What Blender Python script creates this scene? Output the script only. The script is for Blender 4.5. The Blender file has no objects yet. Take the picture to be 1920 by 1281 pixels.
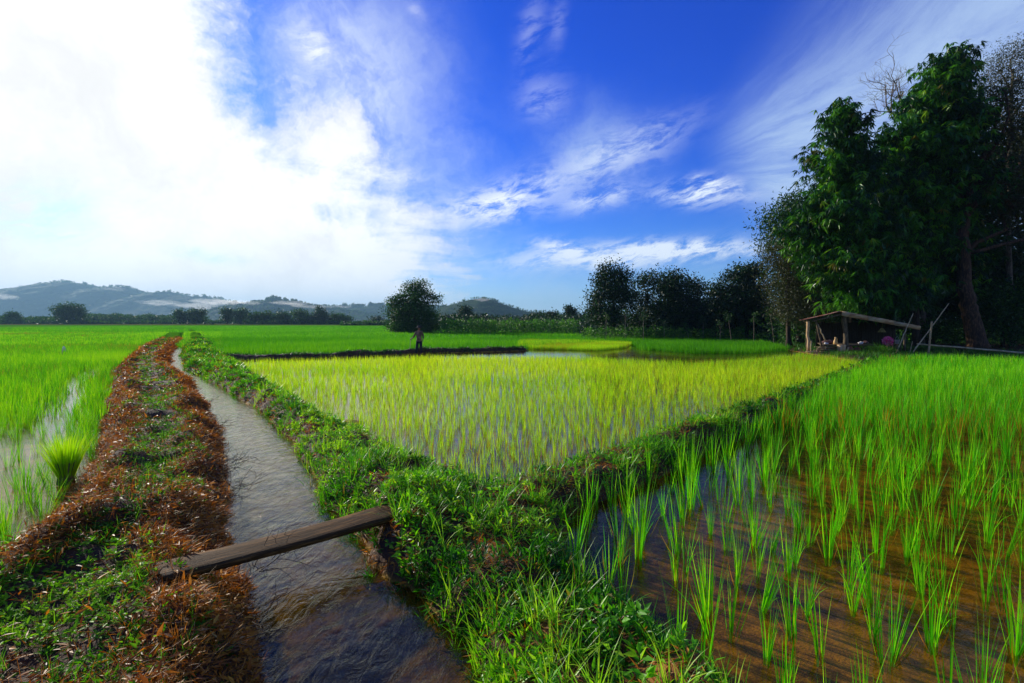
import bpy, math, random
import numpy as np
from mathutils import Vector
sc = bpy.context.scene
COL = sc.collection
RS = np.random.RandomState
PI = math.pi

# ------------------------------------------------------------------ camera
F = 907.0; CX = 960.0; CY = 640.5; CAMZ = 1.9; HOR = 602.0
TH = math.atan((CY-HOR)/F)
cam_d = bpy.data.cameras.new('camera'); cam = bpy.data.objects.new('camera', cam_d); COL.objects.link(cam)
cam.location = (0, 0, CAMZ); cam.rotation_euler = (PI/2-TH, 0, 0)
cam_d.sensor_width = 36; cam_d.lens = F*36/1920; cam_d.clip_start = 0.05; cam_d.clip_end = 20000
sc.camera = cam
sc.view_settings.view_transform = 'Standard'; sc.view_settings.look = 'None'
sc.view_settings.exposure = 0.3; sc.view_settings.gamma = 1.0

def ray(px, py):
    a = (px-CX)/F; b = -(py-CY)/F
    return a, math.cos(TH)+math.sin(TH)*b, -math.sin(TH)+math.cos(TH)*b
def gp(px, py, z=0.0):            # where the ray through a photo pixel meets height z
    rx, ry, rz = ray(px, py); t = (z-CAMZ)/rz
    return (rx*t, ry*t)
def ap(px, py, d):                # the point of that ray at distance d ahead
    rx, ry, rz = ray(px, py); t = d/ry
    return (rx*t, d, CAMZ+rz*t)
def azel(px, py):
    rx, ry, rz = ray(px, py); n = math.sqrt(rx*rx+ry*ry+rz*rz)
    return math.atan2(rx, ry), math.asin(rz/n)

# ------------------------------------------------------------------ sun and sky
SUN_AZ = math.radians(-50); SUN_EL = math.radians(18.5)
sd = bpy.data.lights.new('sun', 'SUN'); sd.energy = 5.0; sd.angle = math.radians(0.9); sd.color = (1, .93, .80)
so = bpy.data.objects.new('sun', sd); COL.objects.link(so)
sv = Vector((math.sin(SUN_AZ)*math.cos(SUN_EL), math.cos(SUN_AZ)*math.cos(SUN_EL), math.sin(SUN_EL)))
so.rotation_euler = sv.to_track_quat('Z', 'Y').to_euler(); so.location = (-20, 20, 20)

class NT:
    def __init__(s, tree): s.t = tree; s.n = tree.nodes; s.l = tree.links
    def put(s, inp, v):
        if hasattr(v, 'is_output') or isinstance(v, bpy.types.NodeSocket): s.l.new(v, inp)
        elif isinstance(v, (tuple, list)) and len(v) == 3 and inp.type == 'RGBA': inp.default_value = (*v, 1)
        else: inp.default_value = v
    def node(s, kind, **kw):
        n = s.n.new(kind)
        for k, v in kw.items():
            if k.startswith('i_'):
                key = k[2:].replace('_', ' ')
                s.put(n.inputs[int(key)] if key.isdigit() else n.inputs[key], v)
            else: setattr(n, k, v)
        return n
    def m(s, op, a, b=None, c=None, clamp=False):
        n = s.n.new('ShaderNodeMath'); n.operation = op; n.use_clamp = clamp
        s.put(n.inputs[0], a)
        if b is not None: s.put(n.inputs[1], b)
        if c is not None: s.put(n.inputs[2], c)
        return n.outputs[0]
    def noise(s, vec, scale, detail=5, rough=.55, dist=0.0, lac=2.0):
        n = s.node('ShaderNodeTexNoise', i_Scale=scale, i_Detail=detail, i_Roughness=rough, i_Distortion=dist, i_Lacunarity=lac)
        if vec is not None: s.l.new(vec, n.inputs['Vector'])
        return n.outputs[0]
    def comb(s, x, y, z=0.0):
        n = s.n.new('ShaderNodeCombineXYZ')
        for i, v in enumerate((x, y, z)): s.put(n.inputs[i], v)
        return n.outputs[0]
    def ramp(s, fac, stops, interp='LINEAR'):
        n = s.n.new('ShaderNodeValToRGB'); s.put(n.inputs[0], fac); cr = n.color_ramp; cr.interpolation = interp
        while len(cr.elements) < len(stops): cr.elements.new(0.5)
        for e, (p, c) in zip(cr.elements, stops): e.position = p; e.color = (*c, 1)
        return n.outputs[0]
    def mix(s, fac, a, b, blend='MIX'):
        n = s.n.new('ShaderNodeMix'); n.data_type = 'RGBA'; n.blend_type = blend
        s.put(n.inputs[0], fac); s.put(n.inputs[6], a); s.put(n.inputs[7], b)
        return n.outputs[2]
    def remap(s, v, a, b, c=0.0, d=1.0, smooth=True):
        n = s.n.new('ShaderNodeMapRange'); n.interpolation_type = 'SMOOTHSTEP' if smooth else 'LINEAR'
        for i, q in enumerate((v, a, b, c, d)): s.put(n.inputs[i], q)
        return n.outputs[0]

def build_world():
    w = bpy.data.worlds.new('World'); sc.world = w; w.use_nodes = True
    w.node_tree.nodes.clear(); N = NT(w.node_tree)
    tc = N.node('ShaderNodeTexCoord'); D = tc.outputs['Generated']
    sx = N.node('ShaderNodeSeparateXYZ', i_0=D)
    x, y, z = sx.outputs
    az = N.m('ARCTAN2', x, y); el = N.m('ARCSINE', z)
    sky = N.node('ShaderNodeTexSky'); sky.sky_type = 'NISHITA'; sky.sun_disc = False
    sky.sun_elevation = SUN_EL; sky.sun_rotation = SUN_AZ; sky.altitude = 0; sky.air_density = 1.0; sky.dust_density = .6; sky.ozone_density = 3.0
    hs = N.node('ShaderNodeHueSaturation', i_Hue=.512, i_Saturation=1.45, i_Value=.92, i_Color=sky.outputs[0])
    gm = N.node('ShaderNodeMix', data_type='RGBA', blend_type='MULTIPLY'); gm.inputs[0].default_value = 1; N.l.new(hs.outputs[0], gm.inputs[6]); N.l.new(N.mix(N.remap(z, .03, .42), (.36, .78, 1.55), (.02, .62, 1.75)), gm.inputs[7])
    # flattened layer coordinates: the clouds lie on a high sheet, so they crowd towards the horizon
    zz = N.m('MAXIMUM', N.m('ADD', z, .10), .03)
    P = N.comb(N.m('DIVIDE', x, zz), N.m('DIVIDE', y, zz))
    A = N.comb(az, el)
    wob = N.node('ShaderNodeTexNoise', i_Vector=A, i_Scale=3.2, i_Detail=6, i_Roughness=.6)
    wv = N.node('ShaderNodeVectorMath', operation='SUBTRACT', i_0=wob.outputs['Color'], i_1=(.5, .5, .5))
    ws = N.node('ShaderNodeVectorMath', operation='SCALE', i_0=wv.outputs[0], i_Scale=.30)
    A2 = N.node('ShaderNodeVectorMath', operation='ADD', i_0=A, i_1=ws.outputs[0]).outputs[0]
    s2 = N.node('ShaderNodeSeparateXYZ', i_0=A2); wz, we = s2.outputs[0], s2.outputs[1]
    ws3 = N.node('ShaderNodeVectorMath', operation='SCALE', i_0=wv.outputs[0], i_Scale=.07)
    A3 = N.node('ShaderNodeVectorMath', operation='ADD', i_0=A, i_1=ws3.outputs[0]).outputs[0]
    s3 = N.node('ShaderNodeSeparateXYZ', i_0=A3); fz, fe = s3.outputs[0], s3.outputs[1]
    def bank(p0, p1, wide, amp, soft=False, sharp=2.0):
        # an elongated bank of cloud between two sky directions
        a0, e0 = azel(*p0); a1, e1 = azel(*p1)
        L = math.hypot(a1-a0, e1-e0); ang = math.atan2(e1-e0, a1-a0); ca, sa = math.cos(ang), math.sin(ang)
        mx, my = (a0+a1)/2, (e0+e1)/2
        u_, v_ = (wz, we) if soft else (fz, fe)
        dx = N.m('SUBTRACT', u_, mx); dy = N.m('SUBTRACT', v_, my)
        u = N.m('ADD', N.m('MULTIPLY', dx, ca/(L/2)), N.m('MULTIPLY', dy, sa/(L/2)))
        v = N.m('ADD', N.m('MULTIPLY', dx, -sa/(wide/F)), N.m('MULTIPLY', dy, ca/(wide/F)))
        r = N.m('ADD', N.m('POWER', N.m('ABSOLUTE', u), 2.0), N.m('POWER', N.m('ABSOLUTE', v), sharp))
        return N.m('MULTIPLY', N.m('EXPONENT', N.m('MULTIPLY', r, -1.0)), amp)
    def total(lst):
        o = lst[0]
        for q in lst[1:]: o = N.m('ADD', o, q)
        return o
    # big bright mass around the hidden sun
    mass = total([bank((-520, 150), (350, 185), 330, 1.8, True), bank((-300, 345), (600, 385), 130, 1.15, True),
                  bank((60, 30), (500, 30), 110, .6, True), bank((380, 480), (900, 450), 90, .95, True),
                  bank((300, 545), (860, 560), 42, 1.0, True), bank((560, 250), (720, 300), 45, .65, True),
                  bank((-900, 200), (-2600, 100), 500, 1.2, True)])
    nz = N.noise(A2, 6.5, 11, .66)
    nz2 = N.noise(P, 1.3, 7, .6, .6)
    massd = N.remap(N.m('ADD', mass, N.m('MULTIPLY', N.m('SUBTRACT', N.m('ADD', nz, nz2), 1.0), 1.35)), .34, .98)
    # veil: soft violet-white haze
    veil = total([bank((540, -40), (720, 340), 150, .85, True), bank((1010, 240), (1230, 290), 60, .30, True),
                  bank((1020, 330), (1180, 290), 40, .45), bank((840, 575), (1130, 560), 55, .5, True),
                  bank((880, 330), (700, 480), 110, .45, True), bank((1180, 560), (1500, 560), 45, .25, True)])
    veild = N.m('MULTIPLY', veil, N.remap(nz, .3, .68, .35, 1.25))
    # the fan of streaks, upper right
    a0, e0 = azel(1335, 290); a1, e1 = azel(1760, 40); ang = math.atan2(e1-e0, a1-a0); ca, sa = math.cos(ang), math.sin(ang)
    dx = N.m('SUBTRACT', fz, a0); dy = N.m('SUBTRACT', fe, e0)
    u = N.m('ADD', N.m('MULTIPLY', dx, ca), N.m('MULTIPLY', dy, sa)); v = N.m('ADD', N.m('MULTIPLY', dx, -sa), N.m('MULTIPLY', dy, ca))
    fan = N.m('DIVIDE', v, N.m('ADD', N.m('MAXIMUM', u, 0.0), .13))     # angle inside the fan
    st = N.noise(N.comb(N.m('MULTIPLY', fan, 6.5), N.m('MULTIPLY', u, 3.6), 3.0), 1.0, 10, .70, .5)
    inside = N.m('MULTIPLY', N.m('EXPONENT', N.m('MULTIPLY', N.m('POWER', N.m('ABSOLUTE', N.m('DIVIDE', N.m('ADD', fan, .37), .56)), 3.0), -1.0)), N.remap(u, -.03, .10))
    fand = N.m('MULTIPLY', inside, N.remap(st, .25, .66, .42, 1.02))
    # thin bright wisps
    wisp = total([bank((940, 488), (1330, 470), 22, 1.05), bank((1150, 455), (1425, 466), 13, 1.1), bank((1000, 455), (1100, 465), 12, .8), bank((830, 405), (1035, 352), 30, 1.15),
                  bank((1060, 385), (1185, 362), 17, .75), bank((1250, 362), (1390, 366), 18, 1.2), bank((1300, 345), (1350, 345), 12, .7),
                  bank((985, 110), (1010, 0), 20, .22), bank((1040, 90), (1050, 0), 12, .18), bank((560, 60), (600, 130), 26, .7), bank((1060, 330), (1260, 250), 30, .65),
                  bank((760, 5), (790, 30), 8, .3), bank((660, 330), (790, 340), 16, .6), bank((0, 360), (80, 385), 10, 1.0), bank((20, 408), (90, 412), 6, 1.0),
                  bank((95, 432), (155, 434), 7, 1.0), bank((700, 400), (810, 412), 26, .7), bank((0, 480), (330, 470), 14, .9), bank((980, 190), (1060, 170), 30, .3)])
    wn = N.noise(N.comb(N.m('MULTIPLY', fz, 13.0), N.m('MULTIPLY', N.m('SUBTRACT', fe, N.m('MULTIPLY', fz, .22)), 38.0), 1.0), 1.0, 10, .70, .3)
    wispd = N.m('MULTIPLY', wisp, N.remap(wn, .36, .60, 0.0, 1.0), clamp=True)
    # small blue openings low on the left
    hole = total([bank((0, 395), (200, 410), 42, .55), bank((330, 470), (470, 490), 12, .4), bank((-300, 380), (-100, 430), 50, .5)])
    dens = N.m('SUBTRACT', massd, N.m('MULTIPLY', hole, N.remap(wn, .3, .6, 1.0, .4)), clamp=True)
    dens = N.m('MULTIPLY', N.m('MAXIMUM', dens, 0.0), N.remap(z, .78, .56))
    thin = N.m('MINIMUM', N.m('ADD', veild, fand), .86)
    gen = N.m('MULTIPLY', N.remap(nz2, .52, .72), N.remap(z, .02, .12, 0.0, .15))    # loose cloud everywhere else
    back = N.remap(y, .15, -.2)
    thin = N.m('MULTIPLY', thin, N.remap(z, .70, .50)); thin = N.m('MAXIMUM', thin, N.m('MULTIPLY', gen, back))
    # brightness of the clouds: brighter towards the sun
    sdv = N.node('ShaderNodeVectorMath', operation='DOT_PRODUCT', i_0=D, i_1=tuple(azl(-60, 150)))
    near = N.remap(sdv.outputs['Value'], .55, .97, 0.0, 1.0)
    shade = N.remap(N.noise(A2, 3.4, 7, .62), .33, .67, .82, 1.05)
    white = N.mix(near, (5.2, 5.9, 7.3), (9.8, 9.85, 9.85))
    white = N.mix(1.0, white, N.comb(shade, shade, shade), 'MULTIPLY')
    thinc = N.mix(near, (3.9, 5.3, 7.6), (6.6, 7.4, 8.9))
    wcol = N.mix(near, (7.0, 7.8, 9.0), (9.5, 9.6, 9.8))
    c = N.mix(thin, gm.outputs[2], thinc)
    c = N.mix(wispd, c, wcol)
    c = N.mix(dens, c, white)
    # lift near the horizon: thick bright air
    hz = N.m('EXPONENT', N.m('MULTIPLY', N.m('MAXIMUM', z, 0.0), -17.0))
    leftn = N.m('MULTIPLY', N.remap(az, .35, -.45, .32, .85), N.remap(y, -.3, .3, .35, 1.0))
    c = N.mix(N.m('MULTIPLY', hz, leftn), c, (6.4, 7.2, 8.3))
    c = N.mix(N.remap(z, -.005, -.05), c, (.5, .9, .3))
    bg = N.node('ShaderNodeBackground', i_Color=c, i_Strength=.1)
    out = N.node('ShaderNodeOutputWorld'); N.l.new(bg.outputs[0], out.inputs[0])
def azl(px, py):
    r = Vector(ray(px, py)).normalized(); return r
build_world()

# ------------------------------------------------------------------ object helpers
def tag(o, label=None, cat=None, group=None, kind=None):
    if label: o['label'] = label
    if cat: o['category'] = cat
    if group: o['group'] = group
    if kind: o['kind'] = kind
    return o
def empty(name, loc, rz=0.0):
    o = bpy.data.objects.new(name, None); COL.objects.link(o); o.location = loc; o.rotation_euler = (0, 0, rz)
    o.empty_display_size = .2
    return o
def npmesh(name, V, T, mat=None, tint=None, smooth=False, quads=False):
    k = 4 if quads else 3
    me = bpy.data.meshes.new(name); V = np.asarray(V, np.float32); T = np.asarray(T, np.int32)
    me.vertices.add(len(V)); me.vertices.foreach_set('co', V.ravel())
    me.loops.add(len(T)*k); me.loops.foreach_set('vertex_index', T.ravel())
    me.polygons.add(len(T)); me.polygons.foreach_set('loop_start', np.arange(0, len(T)*k, k, dtype=np.int32))
    if smooth: me.polygons.foreach_set('use_smooth', np.ones(len(T), bool))
    if tint is not None:
        a = me.attributes.new('tint', 'FLOAT', 'POINT'); a.data.foreach_set('value', np.asarray(tint, np.float32))
    me.update(calc_edges=True); me.validate()
    if mat: me.materials.append(mat)
    return me
def link(name, me, parent=None, loc=None):
    o = bpy.data.objects.new(name, me); COL.objects.link(o)
    if parent is not None: o.parent = parent
    if loc is not None: o.location = loc
    return o

class Geo:                                   # collects triangles
    def __init__(s): s.V = []; s.T = []; s.A = []; s.n = 0
    def add(s, V, T, A=None):
        V = np.asarray(V, float).reshape(-1, 3); T = np.asarray(T, int).reshape(-1, 3)
        s.V.append(V); s.T.append(T+s.n); s.n += len(V)
        s.A.append(np.zeros(len(V)) if A is None else np.broadcast_to(np.asarray(A, float), (len(V),)))
        return s
    def mesh(s, name, mat, smooth=False):
        return npmesh(name, np.concatenate(s.V), np.concatenate(s.T), mat, np.concatenate(s.A), smooth)
    def obj(s, name, mat, parent=None, smooth=False, loc=None):
        return link(name, s.mesh(name, mat, smooth), parent, loc)

def tube(g, pts, rad, sides=7, a=0.0, cap=True, rough=0.0, rng=None):
    pts = np.asarray(pts, float); n = len(pts); rad = np.broadcast_to(np.asarray(rad, float), (n,))
    tg = np.gradient(pts, axis=0); tg /= np.linalg.norm(tg, axis=1)[:, None]+1e-9
    ref = np.array([0, 0, 1.0]) if abs(tg[0, 2]) < .9 else np.array([1.0, 0, 0])
    V = []; u = np.cross(tg[0], ref); u /= np.linalg.norm(u)
    an = np.arange(sides)*2*PI/sides
    for i in range(n):
        u = u-tg[i]*np.dot(u, tg[i]); u /= np.linalg.norm(u)+1e-9; w = np.cross(tg[i], u)
        r = rad[i]*np.ones(sides)
        if rough and rng is not None: r = r*(1+rough*rng.uniform(-1, 1, sides))
        V.append(pts[i]+(np.cos(an)*r)[:, None]*u+(np.sin(an)*r)[:, None]*w)
    V = np.concatenate(V); T = []
    for i in range(n-1):
        for k in range(sides):
            p, q = i*sides+k, i*sides+(k+1) % sides
            T += [(p, q, q+sides), (p, q+sides, p+sides)]
    if cap:
        V = np.vstack([V, pts[0], pts[-1]]); c0, c1 = n*sides, n*sides+1
        for k in range(sides):
            T.append((c0, (k+1) % sides, k)); T.append((c1, (n-1)*sides+k, (n-1)*sides+(k+1) % sides))
    g.add(V, T, a)
def box(g, c, s, rz=0.0, ry=0.0, a=0.0, rx=0.0):
    x, y, z = np.array(s)/2
    V = np.array([(i*x, j*y, k*z) for i in (-1, 1) for j in (-1, 1) for k in (-1, 1)], float)
    from mathutils import Euler
    R = np.array(Euler((rx, ry, rz)).to_matrix()); V = V@R.T+np.array(c)
    Q = [(0, 1, 3, 2), (4, 6, 7, 5), (0, 4, 5, 1), (2, 3, 7, 6), (0, 2, 6, 4), (1, 5, 7, 3)]
    g.add(V, [t for q in Q for t in ((q[0], q[1], q[2]), (q[0], q[2], q[3]))], a)
def lathe(g, prof, c, sides=18, a=0.0):
    V = []; T = []; an = np.arange(sides)*2*PI/sides
    for r, z in prof: V += [(c[0]+r*math.cos(t), c[1]+r*math.sin(t), c[2]+z) for t in an]
    for i in range(len(prof)-1):
        for k in range(sides):
            p, q = i*sides+k, i*sides+(k+1) % sides
            T += [(p, q, q+sides), (p, q+sides, p+sides)]
    g.add(V, T, a)

def blades(base, az, L, W, p0, p1, nseg, tint, twist=0.0):
    """curved tapering grass blades; every argument is an array of N"""
    n = len(base); K = nseg; pos = base.copy(); rows = []
    sd_ = np.stack([-np.sin(az+twist), np.cos(az+twist), np.zeros(n)], 1)
    for k in range(K+1):
        t = k/K; w = W*(1-t**1.7)*(0.6+0.4*min(1, t*4)) if k < K else 0
        if k == K: rows.append(pos[:, None, :])
        else: rows.append(np.stack([pos-sd_*(w/2)[:, None], pos+sd_*(w/2)[:, None]], 1))
        ph = p0+(p1-p0)*((k+.5)/K)**1.5
        d = np.stack([np.sin(ph)*np.cos(az), np.sin(ph)*np.sin(az), np.cos(ph)], 1)
        pos = pos+d*(L/K)[:, None]
    V = np.concatenate(rows, 1); m = 2*K+1
    t = []
    for k in range(K-1): t += [(2*k, 2*k+1, 2*k+3), (2*k, 2*k+3, 2*k+2)]
    t.append((2*K-2, 2*K-1, 2*K))
    T = (np.arange(n)*m)[:, None, None]+np.array(t)[None]
    return V.reshape(-1, 3), T.reshape(-1, 3), np.repeat(tint, m)
def leaves(base, dr, L, W, tint, rng, up=None, fold=.18):
    """lance-shaped leaves: base (N,3), direction dr (N,3)"""
    n = len(base); dr = dr/np.linalg.norm(dr, axis=1)[:, None]
    r = rng.normal(size=(n, 3)) if up is None else up+rng.normal(size=(n, 3))*.35
    s = np.cross(dr, r); s /= np.linalg.norm(s, axis=1)[:, None]+1e-9; nn = np.cross(s, dr)
    m1 = base+dr*(L*.38)[:, None]
    V = np.stack([base, m1-s*(W/2)[:, None]+nn*(W*fold)[:, None], m1+s*(W/2)[:, None]+nn*(W*fold)[:, None], base+dr*L[:, None]-nn*(L*.06)[:, None]], 1)
    T = (np.arange(n)*4)[:, None, None]+np.array([(0, 1, 3), (0, 3, 2)])[None]
    return V.reshape(-1, 3), T.reshape(-1, 3), np.repeat(tint, 4)

_perm = RS(5).permutation(512)
def vnoise(x, y, seed=0):
    x = np.asarray(x, float); y = np.asarray(y, float)
    xi = np.floor(x).astype(int); yi = np.floor(y).astype(int); fx = x-xi; fy = y-yi
    fx = fx*fx*(3-2*fx); fy = fy*fy*(3-2*fy)
    def h(a, b): return _perm[(_perm[(a+seed*37) & 511]+b) & 511]/511.0
    return (h(xi, yi)*(1-fx)+h(xi+1, yi)*fx)*(1-fy)+(h(xi, yi+1)*(1-fx)+h(xi+1, yi+1)*fx)*fy
def fbm(x, y, o=4, seed=0, r=.5):
    s = 0; a = 1; t = 0
    for k in range(o): s = s+a*(vnoise(x*2**k, y*2**k, seed+k)-.5)*2; t += a; a *= r
    return s/t

# ------------------------------------------------------------------ materials
def newmat(name):
    m = bpy.data.materials.new(name); m.use_nodes = True; m.node_tree.nodes.clear(); return m, NT(m.node_tree)
def leafmat(name, stops, trans=.5, rough=.45, spec=.4, tgain=(1.15, 1.2, .6)):
    m, N = newmat(name)
    at = N.node('ShaderNodeAttribute', attribute_name='tint'); c = N.ramp(at.outputs['Fac'], stops)
    p = N.node('ShaderNodeBsdfPrincipled', i_Base_Color=c, i_Roughness=rough)
    p.inputs['Specular IOR Level'].default_value = spec
    t = N.node('ShaderNodeBsdfTranslucent', i_Color=N.mix(1.0, c, tgain, 'MULTIPLY'))
    mx = N.node('ShaderNodeMixShader', i_0=trans); N.l.new(p.outputs[0], mx.inputs[1]); N.l.new(t.outputs[0], mx.inputs[2])
    o = N.node('ShaderNodeOutputMaterial'); N.l.new(mx.outputs[0], o.inputs[0]); return m
def solid(name, stops, scale=8.0, rough=.8, stretch=(1, 1, 1), bump=.3, spec=.3, dist=.02, detail=6, space='Object', nr=.6):
    m, N = newmat(name)
    tc = N.node('ShaderNodeTexCoord'); mp = N.node('ShaderNodeMapping', i_Vector=tc.outputs[space]); mp.inputs['Scale'].default_value = stretch
    nz = N.noise(mp.outputs[0], scale, detail, nr, .3); c = N.ramp(nz, stops)
    b = N.node('ShaderNodeBump', i_Height=nz, i_Strength=bump, i_Distance=dist)
    p = N.node('ShaderNodeBsdfPrincipled', i_Base_Color=c, i_Roughness=rough, i_Normal=b.outputs[0]); p.inputs['Specular IOR Level'].default_value = spec
    o = N.node('ShaderNodeOutputMaterial'); N.l.new(p.outputs[0], o.inputs[0]); return m
R3 = lambda a, b, c: [(.3, a), (.5, b), (.7, c)]
M = {}
M['rice'] = leafmat('rice_green', [(0, (.42, .13, .01)), (.10, (.26, .22, .01)), (.16, (.035, .26, .003)), (.55, (.09, .50, .005)), (1, (.34, .70, .010))], .62, .45, .15)
M['rice_young'] = leafmat('rice_yellow', [(0, (.42, .17, .02)), (.12, (.34, .27, .02)), (.2, (.20, .50, .005)), (.7, (.40, .64, .006)), (1, (.62, .74, .02))], .55, .45, .15)
M['rice_left'] = leafmat('rice_left', [(0, (.30, .16, .03)), (.08, (.14, .30, .01)), (.12, (.03, .17, .003)), (.5, (.07, .35, .003)), (1, (.30, .56, .008))], .58, .45, .15)
M['rice_back'] = leafmat('rice_back', [(0, (.05, .20, .003)), (.5, (.05, .28, .003)), (1, (.15, .40, .006))], .55, .5, .1)
M['weed'] = leafmat('weed', [(0, (.28, .09, .02)), (.07, (.20, .20, .02)), (.12, (.012, .08, .002)), (.45, (.05, .25, .004)), (.75, (.16, .50, .006)), (1, (.40, .66, .02))], .5, .38, .3)
M['weed_dark'] = leafmat('path_weed', [(0, (.20, .06, .02)), (.1, (.03, .10, .006)), (.6, (.10, .34, .008)), (1, (.28, .55, .02))], .45, .5, .15)
M['litter'] = leafmat('dry_litter', [(0, (.05, .02, .004)), (.25, (.17, .06, .006)), (.5, (.42, .165, .012)), (.8, (.62, .30, .025)), (.95, (.64, .38, .06)), (1, (.62, .46, .18))], .35, .5, .25, (1.2, .8, .5))
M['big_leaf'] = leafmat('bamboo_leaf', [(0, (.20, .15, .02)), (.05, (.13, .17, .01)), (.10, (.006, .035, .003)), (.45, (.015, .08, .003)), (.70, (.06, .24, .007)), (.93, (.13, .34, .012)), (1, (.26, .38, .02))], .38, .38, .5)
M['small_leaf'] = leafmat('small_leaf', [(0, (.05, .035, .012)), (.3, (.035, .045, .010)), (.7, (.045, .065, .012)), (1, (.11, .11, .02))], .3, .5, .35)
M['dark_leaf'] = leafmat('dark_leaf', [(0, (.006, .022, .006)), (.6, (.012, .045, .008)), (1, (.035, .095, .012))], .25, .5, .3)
M['mid_leaf'] = leafmat('mid_leaf', [(0, (.012, .045, .008)), (.6, (.025, .085, .010)), (1, (.07, .16, .015))], .35, .5, .3)
M['far_leaf'] = leafmat('far_leaf', [(0, (.010, .04, .006)), (.6, (.03, .10, .010)), (1, (.08, .18, .015))], .3, .6, .2)
M['shrub'] = leafmat('shrub_leaf', [(0, (.02, .07, .006)), (.6, (.045, .17, .010)), (1, (.13, .28, .02))], .4, .5, .3)
M['bark'] = solid('bark', R3((.012, .007, .004), (.05, .026, .012), (.15, .08, .035)), 14, .9, (1, 1, .25), .8, dist=.05)
M['bark_dark'] = solid('bark_dark', R3((.015, .010, .006), (.04, .026, .015), (.08, .055, .03)), 10, .9, (1, 1, .3), .6)
M['bark_pale'] = solid('bark_pale', R3((.08, .06, .04), (.18, .14, .10), (.30, .25, .18)), 10, .85, (1, 1, .3), .5)
M['bamboo'] = solid('bamboo', R3((.25, .17, .07), (.50, .36, .17), (.65, .50, .28)), 5, .55, (1, 1, 1), .3)
M['post'] = solid('post_wood', R3((.24, .13, .05), (.48, .30, .13), (.60, .42, .22)), 9, .7, (3, 3, .5), .4)
M['old_post'] = solid('old_post_wood', R3((.035, .025, .012), (.10, .07, .035), (.20, .14, .07)), 7, .85, (3, 3, .6), .6)
M['plank'] = solid('plank_wood', R3((.010, .005, .001), (.055, .026, .005), (.19, .09, .02)), 6, .8, (.8, 12, 12), .9, .12, .012, 9)
M['board'] = solid('barge_board', R3((.20, .06, .025), (.40, .26, .11), (.50, .38, .22)), 2.2, .8, (1, 4, 4), .3)
M['rust'] = solid('rusty_sheet', R3((.10, .03, .015), (.22, .08, .04), (.40, .30, .26)), 3.0, .55, (1, 1, 1), .2)
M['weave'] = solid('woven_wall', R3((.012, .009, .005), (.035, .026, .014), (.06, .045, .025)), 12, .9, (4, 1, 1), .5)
M['skin'] = solid('skin', R3((.20, .10, .06), (.26, .13, .08), (.30, .16, .10)), 5, .6)
M['shirt'] = solid('shirt', R3((.08, .05, .025), (.14, .09, .045), (.20, .13, .07)), 8, .9)
M['trouser'] = solid('trousers', R3((.010, .011, .016), (.018, .019, .026), (.03, .03, .04)), 8, .9)
M['hat'] = solid('hat', R3((.015, .013, .012), (.03, .026, .022), (.06, .05, .04)), 9, .9)
M['metal'] = solid('dull_metal', R3((.05, .04, .035), (.10, .09, .08), (.16, .14, .12)), 12, .5)
M['pink'] = solid('pink_plastic', R3((.75, .04, .16), (.88, .10, .24), (.9, .40, .48)), 7, .4, bump=.6, dist=.05)
M['white'] = solid('white_cloth', R3((.45, .42, .40), (.6, .58, .55), (.7, .68, .66)), 6, .8)
M['jug'] = solid('tan_jug', R3((.36, .20, .05), (.52, .32, .10), (.60, .42, .18)), 5, .5)
M['pot'] = solid('pale_pot', R3((.30, .28, .24), (.42, .40, .35), (.52, .50, .44)), 6, .6)
M['cloth_dark'] = solid('dark_blanket', R3((.06, .03, .025), (.12, .06, .05), (.18, .10, .08)), 6, .9)
M['stump'] = solid('stump_wood', R3((.45, .15, .03), (.50, .33, .14), (.58, .46, .28)), 4, .7, (2, 2, .5))
M['firewood'] = solid('firewood', R3((.05, .035, .02), (.20, .15, .07), (.35, .27, .15)), 8, .8)
M['clay'] = solid('clay_pot', R3((.18, .05, .02), (.30, .09, .03), (.36, .13, .05)), 5, .6)
M['straw'] = solid('straw', R3((.14, .11, .03), (.24, .19, .06), (.34, .28, .10)), 9, .9)
M['card'] = solid('white_ribbon', R3((.6, .65, .45), (.7, .75, .55), (.8, .82, .65)), 6, .6)

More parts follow.
